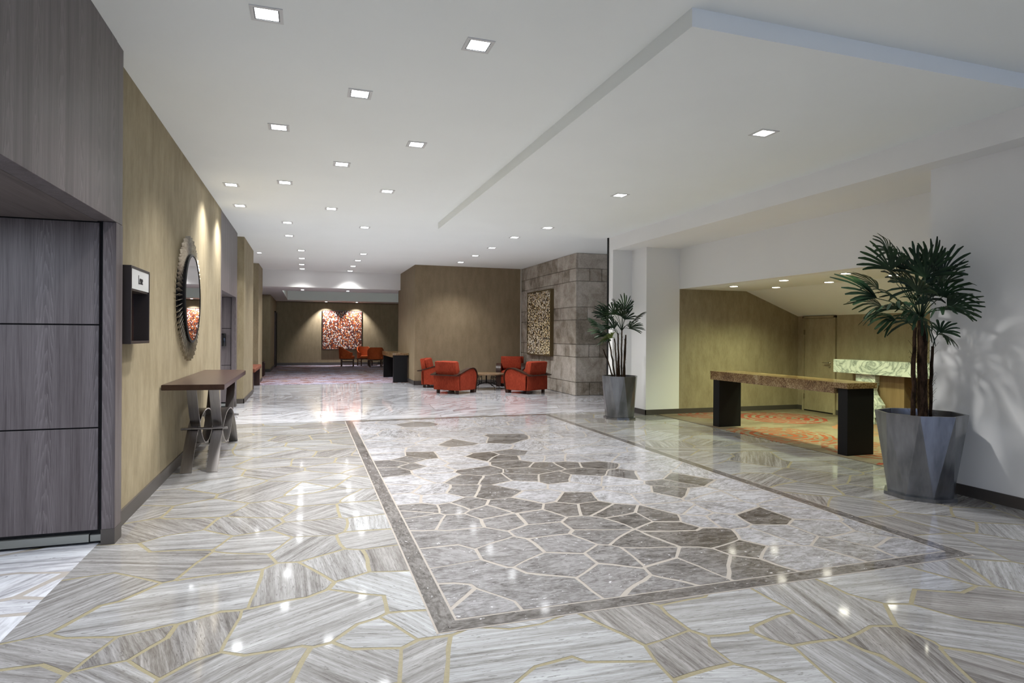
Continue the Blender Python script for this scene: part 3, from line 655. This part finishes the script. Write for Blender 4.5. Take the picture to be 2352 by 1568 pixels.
# ------------------------------------------------------------------ leather bench
def bench():
    t = empty('bench', (-1.62, 18.3, 0), 0, 'low bench with brown leather seat in the wall recess', 'bench')
    bm = bmesh.new(); box(bm, -.36, .37, -1.18, 1.18, .50, .61, bev=.03, seg=3); mk('seat', bm, M_leather, t, True)
    for y in (-1.14, 1.04): one('leg', M_dwood, t, (-.35, .33, y, y+.10, 0, .50), bev=.004)
bench()
t = empty('low_table', (-1.5, 23.6, 0.008), 0, 'dark wooden low table partly hidden behind the far wallpapered pier', 'table')
one('table_top', M_dwood, t, (-.6, .09, -.3, .3, .45, .50), bev=.004)
for x in (-.55, .02):
    for y in (-.28, .22): one('leg', M_dwood, t, (x, x+.06, y, y+.06, 0, .45))

# ------------------------------------------------------------------ granite counters
def granite(name, c, base_sc=60):
    t = NT(name, .12)
    n1 = t.noise(t.objc((base_sc,)*3), 1, 4, .75); n2 = t.noise(t.objc((2.5, 2.5, 2.5)), 1, 5, .6, 1.2)
    f = t.math('ADD', t.math('MULTIPLY', n1, .6), t.math('MULTIPLY', n2, .4)); t.color(t.ramp(f, c)); return t.m
M_gran = granite('golden_brown_granite', [(.36, (.02, .014, .008)), (.45, (.13, .07, .03)), (.53, (.26, .17, .08)), (.62, (.42, .34, .20))])
def counter(label):
    t = empty('counter_table', (0, 0, 0), 0, label, 'counter', 'granite counters')
    bm = bmesh.new()
    prism(bm, [(-.02, .845), (.18, .845), (.18, .775), (2.76, .775), (2.76, .915), (-.02, .915)], 'x', -.03, .46)
    mk('counter_top', bm, M_gran, t)
    one('leg', M_black, t, (0, .43, 0, .15, 0, .845), bev=.003); one('leg', M_black, t, (0, .43, 2.56, 2.72, 0, .775), bev=.003)
    return t
c1 = counter('brown granite counter on two black slab legs at the alcove opening'); c1.location = (6.46, 6.10, .008)
c2 = copy_tree(c1); c2.location = (2.555, 19.46, .008); put(c2, 'granite counter on black slab legs at the edge of the back lounge carpet')
def marble_counter():
    t = empty('marble_counter', (9.25, 6.0, .008), 0, 'white veined marble counter on a scroll-cut pedestal behind the large palm', 'counter')
    m = NT('white_veined_marble', .12)
    n = m.noise(m.objc((1.8, 1.8, 3)), 1, 5, .6, 2.6); f = m.math('ABSOLUTE', m.math('SUBTRACT', n, .5))
    m.color(m.ramp(f, [(0, (.22, .25, .23)), (.03, (.42, .46, .43)), (.10, (.62, .66, .62))])); m = m.m
    one('counter_top', m, t, (0, .44, 0, 3.06, .85, 1.09), bev=.006)
    one('pedestal_block', m, t, (.06, .40, 2.22, 2.62, .66, .85), bev=.004)
    pr = [(2.22, .0), (2.22, .66), (2.62, .66), (2.58, .60), (2.60, .52), (2.60, 0)]
    pr = [(2.62, 0), (2.62, .66), (2.20, .66), (2.22, .58), (2.19, .50), (2.12, .42), (2.06, .34), (2.06, .22), (2.12, .14), (2.20, .11), (2.20, 0)]
    bm = bmesh.new(); prism(bm, pr, 'x', .03, .11); mk('pedestal', bm, m, t)
    mb = woodm('tan_board', (.16, .10, .05), (.26, .18, .10), 'z', False)
    one('rear_panel', mb, t, (.16, .42, 1.75, 2.5, 0, .85), bev=.003)
    one('pedestal_base', M_dwood, t, (.12, .42, .3, .45, 0, .85))
marble_counter()

# ------------------------------------------------------------------ club armchairs
def armchair():
    t = empty('armchair', (0, 0, 0), 0)
    # side outline (y forward, z up)
    top = [(-.38, .50), (-.25, .535), (-.05, .595), (.12, .635), (.24, .64), (.33, .61), (.395, .54), (.425, .44), (.42, .34), (.395, .22), (.37, .09)]
    def spline(P, m=5):
        out = []
        for i in range(len(P)-1):
            p0 = P[max(i-1, 0)]; p1 = P[i]; p2 = P[i+1]; p3 = P[min(i+2, len(P)-1)]
            for j in range(m):
                u = j/m
                out.append(tuple(.5*((2*p1[k])+(-p0[k]+p2[k])*u+(2*p0[k]-5*p1[k]+4*p2[k]-p3[k])*u*u+(-p0[k]+3*p1[k]-3*p2[k]+p3[k])*u**3) for k in (0, 1)))
        out.append(P[-1]); return out
    ts = spline(top)
    for s in (-1, 1):
        bm = bmesh.new(); prism(bm, [(y-(.012 if y > .3 else 0), z-.012) for y, z in ts]+[(-.35, .09), (-.38, .3)], 'x', s*.29, s*.40)
        bmesh.ops.bevel(bm, geom=[e for e in bm.edges if abs(e.verts[0].co.x-e.verts[1].co.x) < 1e-6], offset=.008, segments=2, affect='EDGES'); mk('side_panel', bm, M_red, t, True)
        bm = bmesh.new(); strip(bm, [(-.50, .475)]+ts+[(.345, 0.0)], .068, .024, s*.352); mk('arm_trim', bm, M_dwood, t, True)
        one('leg', M_dwood, t, (s*.30-.03, s*.30+.03, -.35, -.28, 0, .09), bev=.003)
        one('leg', M_dwood, t, (s*.352-.06, s*.352+.06, .27, .355, 0, .09), bev=.003)
    bm = bmesh.new(); box(bm, -.29, .29, -.33, .37, .09, .29, bev=.012); mk('seat_base', bm, M_red, t, True)
    bm = bmesh.new(); vs = box(bm, -.285, .285, -.26, .40, .29, .44, bev=.045, seg=4); mk('seat_cushion', bm, M_red, t, True)
    one('back_rail', M_dwood, t, (-.42, .42, -.505, -.37, .463, .487), bev=.006)
    bm = bmesh.new(); box(bm, -.40, .40, -.385, -.30, .09, .47, bev=.012); mk('lower_back', bm, M_red, t, True)
    M = Matrix.Translation((0, -.33, .47)) @ Matrix.Rotation(radians(10), 4, 'X')
    bm = bmesh.new(); box(bm, -.33, .33, -.055, .06, -.02, .355, bev=.018, M=M); mk('backrest', bm, M_red, t, True)
    M = Matrix.Translation((0, -.20, .44)) @ Matrix.Rotation(radians(14), 4, 'X')
    bm = bmesh.new(); vs = box(bm, -.285, .285, -.07, .085, 0, .40, bev=.065, seg=4, M=M)
    for v in bm.verts: v.co += mnoise.noise_vector(v.co*6)*.016
    mk('back_cushion', bm, M_red, t, True)
    return t
AC = armchair()
def face(v): return atan2(v[1], v[0])-pi/2
chairs = [(3.66, 15.80, (.76, .65), 'red armchair seen from behind, nearest on the left of the iron table', 1.0),
          (3.58, 17.72, (.93, -.36), 'red armchair in the corner by the granite counter, half hidden by another armchair', 1.0),
          (5.80, 17.60, (-.36, -.93), 'red armchair facing the viewer against the taupe wall', 1.04),
          (5.47, 15.35, (-.50, .87), 'red armchair seen from behind in front of the stone wall, right of the iron table', 1.0)]
for i, (x, y, f_, lb, sc) in enumerate(chairs):
    o = AC if i == 0 else copy_tree(AC)
    o.location = (x, y, .001); o.rotation_euler = (0, 0, face(f_)); o.scale = (sc, sc, sc); put(o, lb, 'armchair', 'red armchairs round the iron table')

# ------------------------------------------------------------------ wrought iron table
def scroll_table(name, loc, label, r=.5, h=.45):
    t = empty(name, loc, .3, label, 'coffee table')
    bm = bmesh.new(); cyl(bm, (0, 0), r, h-.03, h, 48); mk('table_top', bm, woodm(name+'_top_wood', (.12, .07, .04), (.28, .19, .11), 'x', False, .25), t)
    for k in range(4):
        a = k*pi/2; M = Matrix.Rotation(a, 4, 'Z')
        def spir(cx, cz, r0, a0, turns, sgn): return [(cx+r0*(1-.75*i/20)*cos(a0+sgn*turns*2*pi*i/20), 0, cz+r0*(1-.75*i/20)*sin(a0+sgn*turns*2*pi*i/20)) for i in range(21)]
        R0 = r*.48; bm = bmesh.new()
        top = spir(R0+.05, h-.10, .055, radians(200), 1.2, -1)[::-1]; bot = spir(R0+.06, .17, .07, radians(160), 1.2, 1)
        tube(bm, [M @ Vector(p) for p in top+bot], .009, 6)
        tube(bm, [M @ Vector(p) for p in spir(R0+.20, h-.09, .05, radians(-20), 1.1, 1)], .008, 6)
        tube(bm, [M @ Vector(p) for p in [(0, 0, .2), (R0-.02, 0, .15), (R0+.10, 0, .11), (R0+.18, 0, .07), (R0+.19, 0, .0)]], .009, 6)
        mk('leg', bm, M_iron, t, True)
    bm = bmesh.new(); tube(bm, [(0, 0, .16), (0, 0, h-.03)], .02, 8); mk('stem', bm, M_iron, t, True)
    return t
scroll_table('iron_table', (4.74, 16.62, .001), 'round low table with black wrought iron scroll legs among the red armchairs', .50, .44)

# ------------------------------------------------------------------ lounge tub chairs
def tub():
    t = empty('tub_chair')
    bm = bmesh.new(); n = 28; rings = []
    for i in range(n+1):
        u = i/n*2-1; a = u*radians(128)
        k = max(0, (abs(u)-.35)/.65)
        zt = .90-.27*min(1, (k*1.25))**.9
        rx, ry = .35, .36
        flare = 1.0+.10*(1-k)
        ring = []
        for rr, z in ((1.0, .36), (1.0*flare, zt), (.88*flare, zt), (.86, .36)):
            ring.append(bm.verts.new((rx*rr*sin(a), -ry*rr*cos(a), z)))
        rings.append(ring)
    for i in range(n):
        for k in range(4): bm.faces.new((rings[i][k], rings[i][(k+1) % 4], rings[i+1][(k+1) % 4], rings[i+1][k]))
    bm.faces.new(rings[0]); bm.faces.new(rings[-1][::-1]); bmesh.ops.recalc_face_normals(bm, faces=bm.faces[:])
    mk('backrest', bm, M_orange, t, True)
    bm = bmesh.new(); box(bm, -.30, .30, -.28, .31, .36, .48, bev=.03, seg=3); mk('seat', bm, M_orange, t, True)
    one('seat_frame', M_chairwood, t, (-.30, .30, -.29, .30, .31, .36))
    for x in (-.28, .24):
        for y in (-.28, .25): one('leg', M_chairwood, t, (x, x+.045, y, y+.045, 0, .33))
        one('stretcher', M_chairwood, t, (x+.01, x+.035, -.26, .27, .20, .235))
    return t
TC = tub()
for i, (x, y, f_, lb) in enumerate([(1.78, 29.7, (1, -.12), 'orange tub chair seen from the side below the picture'), (2.62, 30.25, (.25, -1), 'orange tub chair facing the viewer at the back wall'), (2.98, 28.95, (0, 1), 'orange tub chair with its back to the viewer beside the granite counter')]):
    o = TC if i == 0 else copy_tree(TC)
    o.location = (x, y, .008); o.rotation_euler = (0, 0, face(f_)); put(o, lb, 'chair', 'orange tub chairs in the lounge')
scroll_table('lounge_table', (3.45, 29.9, .008), 'small round iron-legged table behind the orange tub chairs', .33, .45)

# ------------------------------------------------------------------ pictures
def dabs(name, seq, scale, under, axis='y'):
    t = NT(name, .45)
    sc = (1, 1, .72) if axis == 'y' else (1, 1, 1.0)
    c = t.coord(sc, (0, .5, 0) if axis == 'y' else (.5, 0, 0))
    nz = t.n('ShaderNodeTexNoise'); t.l(c, nz.inputs['Vector']); nz.inputs['Scale'].default_value = scale*.7
    ad = t.n('ShaderNodeVectorMath', operation='MULTIPLY_ADD'); t.l(nz.outputs['Color'], ad.inputs[0]); ad.inputs[1].default_value = (.02,)*3; t.l(c, ad.inputs[2])
    v = t.n('ShaderNodeTexVoronoi'); t.l(ad.outputs[0], v.inputs['Vector']); v.inputs['Scale'].default_value = scale
    sx = t.n('ShaderNodeSeparateColor'); t.l(v.outputs['Color'], sx.inputs[0])
    drift = t.noise(t.coord((.9, .9, .9)), 1, 2)
    f = t.math('ADD', t.math('MULTIPLY', sx.outputs[0], .75), t.math('MULTIPLY', t.math('SUBTRACT', drift, .37), .9))
    pal = t.ramp(f, seq, 'CONSTANT')
    on = t.math('LESS_THAN', v.outputs['Distance'], .56)
    t.color(t.mix(on, under, pal)).bump(on, .2, .004)
    return t.m
def picture(name, mat, framemat, root_loc, w_, h_, axis, d_, label, frame=.02):
    t = empty(name, root_loc, 0, label, 'picture')
    if axis == 'y':     # hangs on a wall facing -Y
        one('canvas', mat, t, (frame, w_-frame, -d_, -.01, frame, h_-frame))
        one('frame', framemat, t, (0, frame, -d_-.01, 0, 0, h_), (w_-frame, w_, -d_-.01, 0, 0, h_), (frame, w_-frame, -d_-.01, 0, 0, frame), (frame, w_-frame, -d_-.01, 0, h_-frame, h_))
    else:               # hangs on a wall facing -X
        one('canvas', mat, t, (-d_, -.01, frame, w_-frame, frame, h_-frame))
        one('frame', framemat, t, (-d_-.01, 0, 0, frame, 0, h_), (-d_-.01, 0, w_-frame, w_, 0, h_), (-d_-.01, 0, frame, w_-frame, 0, frame), (-d_-.01, 0, frame, w_-frame, h_-frame, h_))
Mp1 = dabs('orange_white_dabs', [(0, (.70, .62, .55)), (.2, (.40, .10, .025)), (.36, (.06, .010, .008)), (.50, (.50, .46, .48)), (.58, (.30, .05, .014)), (.72, (.55, .20, .06)), (.86, (.75, .70, .64))], 22, (.05, .010, .007))
picture('abstract_painting', Mp1, M_dwood, (.69, 31.0, .76), 1.84, 1.87, 'y', .09, 'large square picture of orange, white and dark red dabs on the back wall', .025)
Mp2 = dabs('gold_cream_mosaic', [(0, (.80, .70, .42)), (.28, (.30, .19, .06)), (.42, (.88, .84, .70)), (.62, (.10, .06, .03)), (.72, (.85, .72, .42)), (.88, (.95, .92, .82))], 25, (.02, .014, .01), 'x')
picture('speckled_wall_panel', Mp2, plain('brass_frame', (.16, .12, .06), .35, .6), (6.37, 15.70, .93), 1.88, 1.84, 'x', .09, 'tall gold and cream speckled panel on the stone wall', .035)

# ------------------------------------------------------------------ potted palms
M_leaf = NT('palm_leaf', .5, spec=.3)
nz = M_leaf.noise(M_leaf.objc((4, 4, 4)), 1, 3); M_leaf.color(M_leaf.ramp(nz, [(.35, (.006, .017, .008)), (.55, (.013, .038, .015)), (.75, (.03, .068, .02))])); M_leaf = M_leaf.m
M_leafy = plain('pale_palm_leaf', (.14, .20, .04), .5)
M_stem = NT('fibrous_stem', .9, spec=.1)
nz = M_stem.noise(M_stem.objc((30, 30, 8)), 1, 4, .7); M_stem.color(M_stem.ramp(nz, [(.4, (.016, .010, .006)), (.6, (.06, .036, .022))])).bump(nz, .8, .01); M_stem = M_stem.m
M_pet = plain('green_leaf_stalk', (.06, .085, .03), .5)
M_soil = NT('dark_soil', .95); nz = M_soil.noise(M_soil.objc((40, 40, 40)), 1, 4, .8); M_soil.color(M_soil.ramp(nz, [(.4, (.012, .009, .007)), (.6, (.07, .05, .04))])).bump(nz, 1, .02); M_soil = M_soil.m
M_zinc = NT('brushed_zinc', .27, .8)
nz = M_zinc.noise(M_zinc.objc((7, 7, 2)), 1, 5, .65); M_zinc.color(M_zinc.ramp(nz, [(.35, (.13, .135, .145)), (.65, (.25, .26, .28))])); M_zinc = M_zinc.m
CR = Vector((cos(yaw), -sin(yaw), 0)); CF = Vector((sin(yaw), cos(yaw), 0))
def fan(hub, start, mean, spread, n, L, droop, roll, mat, parent, R, xmax=9):
    """one palm leaf: a stalk from start to hub and n folded fingers"""
    bm = bmesh.new()
    hub = Vector(hub); start = Vector(start); mean = Vector(mean).normalized()
    mid = (hub+start)/2+Vector((0, 0, .04))+mean*(-.03)
    tube(bm, [start, (start+mid)/2+Vector((0, 0, .01)), mid, (mid+hub)/2+Vector((0, 0, .01)), hub], [.006, .005, .0045, .004, .004], 5)
    side = mean.cross(Vector((0, 0, 1)))
    if side.length < .2: side = Vector((1, .3, 0)) if R.random() < .5 else Vector((.5, 1, 0))
    side.normalize(); nrm = side.cross(mean).normalized()
    side = (side*cos(roll)+nrm*sin(roll)).normalized(); nrm = side.cross(mean).normalized()
    for i in range(n):
        a = (i/(n-1)-.5)*spread+R.uniform(-.05, .05)
        dr = (mean*cos(a)+side*sin(a)).normalized()
        l = L*(1-.25*abs(a)/(spread/2+.01))*R.uniform(.85, 1.08); wd = .0145*R.uniform(.75, 1.15)*(L/.3)**.5
        sd = dr.cross(nrm).normalized(); P = []; m = 6
        for j in range(m+1):
            u = j/m; p = hub+dr*(l*u)+Vector((0, 0, -1))*(droop*R.uniform(.9, 1.1)*l*u*u)+nrm*(.02*sin(pi*u))
            ww = wd*(.25+1.5*u if u < .4 else (.85+.15*sin(pi*(u-.4)))*(1 if u < .85 else (1.12-(u-.85)*4.2)))
            P.append((bm.verts.new(p+sd*ww+nrm*ww*.35), bm.verts.new(p), bm.verts.new(p-sd*ww+nrm*ww*.35)))
        for j in range(m):
            for k in (0, 1): bm.faces.new((P[j][k], P[j][k+1], P[j+1][k+1], P[j+1][k]))
    for v in bm.verts: v.co.x = min(v.co.x, xmax-(.02*sin(v.co.z*40)**2))
    o = mk('leaf', bm, mat, parent, 'all'); return o
def palm(loc, rt, rb, h, rot, stems, hubs, label, seed, L0, sr, hair):
    R = random.Random(seed)
    t = empty('potted_palm', loc, 0, label, 'potted plant', None)
    # faceted pot: octagonal rim over a turned octagonal foot
    bm = bmesh.new(); n = 8
    T = [bm.verts.new((rt*cos(rot+2*pi*k/n), rt*sin(rot+2*pi*k/n), h)) for k in range(n)]
    B = [bm.verts.new((rb*cos(rot+2*pi*(k+.5)/n), rb*sin(rot+2*pi*(k+.5)/n), .03)) for k in range(n)]
    Ti = [bm.verts.new((v.co.x*.93, v.co.y*.93, h)) for v in T]; Ts = [bm.verts.new((v.co.x*.90, v.co.y*.90, h-.12)) for v in T]
    for k in range(n):
        k1 = (k+1) % n
        bm.faces.new((B[k], T[k1], T[k])); bm.faces.new((B[k], B[k1], T[k1])); bm.faces.new((T[k], T[k1], Ti[k1], Ti[k])); bm.faces.new((Ti[k], Ti[k1], Ts[k1], Ts[k]))
    bm.faces.new(B[::-1]); mk('pot', bm, M_zinc, t)
    bm = bmesh.new(); prism(bm, [(rb*1.12*cos(rot+2*pi*(k+.5)/n), rb*1.12*sin(rot+2*pi*(k+.5)/n)) for k in range(n)], 'z', 0, .032); mk('saucer', bm, M_zinc, t)
    bm = bmesh.new(); prism(bm, [(rt*.905*cos(rot+2*pi*k/n), rt*.905*sin(rot+2*pi*k/n)) for k in range(n)], 'z', h-.14, h-.07); mk('soil', bm, M_soil, t)
    tops = []
    for (bx_, by_, tx, ty, tz, r) in stems:
        b = CR*bx_+CF*by_; e = CR*tx+CF*ty; bm = bmesh.new(); pts = []; rs = []
        for j in range(9):
            u = j/8; p = b.lerp(e, u**1.3); p = p+Vector((R.uniform(-.006, .006), R.uniform(-.006, .006), 0)); p.z = (h-.09)+(tz-h+.09)*u; pts.append(p); rs.append(r*(1-.18*u)*R.uniform(.9, 1.12))
        tube(bm, pts, rs, 9)
        for j in range(hair):
            u = R.random(); p = b.lerp(e, u**1.3); p.z = (h-.09)+(tz-h+.09)*u; a = R.uniform(0, 2*pi); q = p+Vector((cos(a), sin(a), 0))*r*.9
            tube(bm, [q, q+Vector((cos(a)*.02, sin(a)*.02, .03)), q+Vector((cos(a)*.035, sin(a)*.035, R.uniform(.0, .06)))], .0012, 3, False)
        mk('stem', bm, M_stem, t, True); tops.append(pts[-1])
    for (hx, hd, hz, L, spread, nf, droop, pale) in hubs:
        hub = CR*hx+CF*hd; hub.z = hz
        st = min(tops, key=lambda q: (q-hub).length+abs(q.z-hub.z)*.3); st = st+Vector((0, 0, -.03))
        out = hub-Vector((st.x, st.y, st.z)); out.normalize()
        ref = Vector((hub.x*1.0, hub.y*1.0, (hz-st.z)*.9)); mean = (out*.6+ref.normalized()*.4+Vector((0, 0, .05)))
        fan(hub, st, mean, spread, nf+1, L*1.12, droop, R.uniform(-.9, .9), M_leafy if pale else M_leaf, t, R, 5.93-loc[0] if seed == 11 else 9)
    return t
# large palm: hub offsets measured from the pot centre, to the right, into depth, and height
big = [(h[0]*(.72 if h[0] > .1 else 1.07 if h[0] < -.25 else 1), h[1], h[2], h[3]*(.80 if h[0] > .1 else 1))+h[4:] for h in [(-.27, .05, 2.31, .27, 2.7, 9, .25, 0), (-.33, -.10, 2.13, .34, 2.2, 10, .12, 0), (-.42, -.05, 1.87, .44, 1.4, 8, .10, 0), (-.33, -.2, 1.76, .38, 2.0, 9, .40, 0), (-.03, .05, 2.13, .29, 2.0, 8, .05, 0),
 (.03, -.05, 2.14, .32, 1.4, 7, .0, 0), (.15, .1, 2.12, .36, 1.8, 9, .05, 0), (.18, -.1, 1.97, .36, 1.8, 9, .1, 0), (.16, -.2, 1.76, .36, 2.0, 9, .15, 0), (.26, .0, 1.55, .22, 2.4, 8, .2, 0), (.14, -.1, 1.53, .20, 2.2, 8, .3, 0),
 (-.14, -.15, 1.70, .34, 2.2, 9, .45, 0), (-.17, .1, 2.02, .34, 2.2, 9, .2, 0), (-.06, -.15, 2.06, .34, 2.4, 9, .15, 0), (-.10, .2, 1.86, .34, 2.6, 9, .3, 0), (.06, -.22, 1.88, .33, 2.6, 9, .35, 0), (.02, .22, 1.98, .32, 2.4, 9, .2, 0), (.08, .15, 1.68, .32, 2.2, 8, .5, 0),
 (-.22, .25, 1.80, .34, 2.0, 8, .3, 0), (.20, .25, 1.85, .30, 2.2, 8, .2, 0), (.0, -.30, 1.75, .30, 2.4, 8, .5, 0), (-.05, .0, 1.95, .30, 2.8, 9, .35, 0), (.10, .0, 1.90, .30, 2.8, 9, .3, 0),
 (-.30, .15, 1.97, .34, 2.0, 9, .15, 0), (-.20, -.25, 1.90, .36, 1.8, 9, .2, 0), (-.02, -.1, 1.82, .34, 2.6, 9, .4, 0), (.10, -.15, 2.08, .32, 2.2, 9, .15, 0), (-.12, .1, 2.14, .30, 2.2, 8, .1, 0), (-.24, .0, 1.66, .32, 1.8, 8, .5, 0), (.22, .12, 2.02, .30, 1.8, 8, .1, 0), (-.08, .0, 1.64, .28, 2.4, 8, .6, 0)]]
palm((5.56, 4.41, .001), .378, .28, .79, .67, [(-.07, 0, -.055, .0, 1.60, .021), (.0, -.03, -.015, -.02, 1.70, .026), (.03, .05, .01, .04, 1.66, .024), (.095, .0, .115, .0, 1.42, .016), (.02, -.05, .02, -.03, 1.62, .019)], big, 'tall fan palm in a large faceted grey metal planter by the white wall', 11, .34, .03, 46)
small = [(-.10, 0, 1.63, .34, 2.0, 10, .2, 0), (.06, .0, 1.97, .30, 2.2, 9, .05, 0), (.16, -.05, 1.63, .28, 2.0, 9, .05, 0), (.27, .0, 1.78, .26, 1.6, 8, .05, 0), (-.16, -.1, 1.46, .30, 1.9, 10, .35, 1), (-.22, .05, 1.92, .28, 1.8, 8, .15, 0), (-.40, .0, 1.65, .28, 1.6, 9, .1, 0), (-.05, .1, 1.95, .28, 2.0, 9, .05, 0), (-.22, -.05, 1.40, .28, 1.6, 8, .35, 0),
 (-.28, -.1, 1.75, .32, 2.2, 10, .2, 0), (-.15, .12, 1.80, .30, 2.4, 9, .15, 0), (.10, .1, 1.80, .28, 2.2, 8, .1, 0), (-.32, .1, 1.52, .30, 1.8, 9, .25, 0), (.02, -.1, 1.85, .28, 2.0, 8, .1, 0), (-.26, .0, 1.85, .28, 2.2, 9, .1, 0), (-.34, -.12, 1.60, .30, 1.9, 10, .2, 0), (-.18, .1, 1.62, .30, 2.4, 9, .3, 0), (.14, .0, 1.90, .28, 2.0, 9, .1, 0), (-.12, -.12, 1.88, .28, 2.2, 9, .1, 0), (-.24, .1, 1.48, .28, 2.0, 8, .3, 0), (.18, .1, 1.70, .26, 2.0, 8, .2, 0)]
palm((5.42, 10.15, .001), .33, .26, .775, .55, [(-.12, 0, -.30, .0, 1.25, .013), (-.08, .03, -.20, .02, 1.42, .014), (-.05, -.04, -.10, -.02, 1.45, .013), (.0, .0, -.04, .0, 1.55, .015), (.04, .03, .04, .04, 1.62, .015), (.08, -.02, .11, .0, 1.52, .016), (.06, -.05, .09, -.04, 1.45, .015), (-.02, .05, -.02, .06, 1.35, .013)], small, 'smaller fan palm in a faceted grey metal planter beside the white pillar', 5, .3, .02, 14)
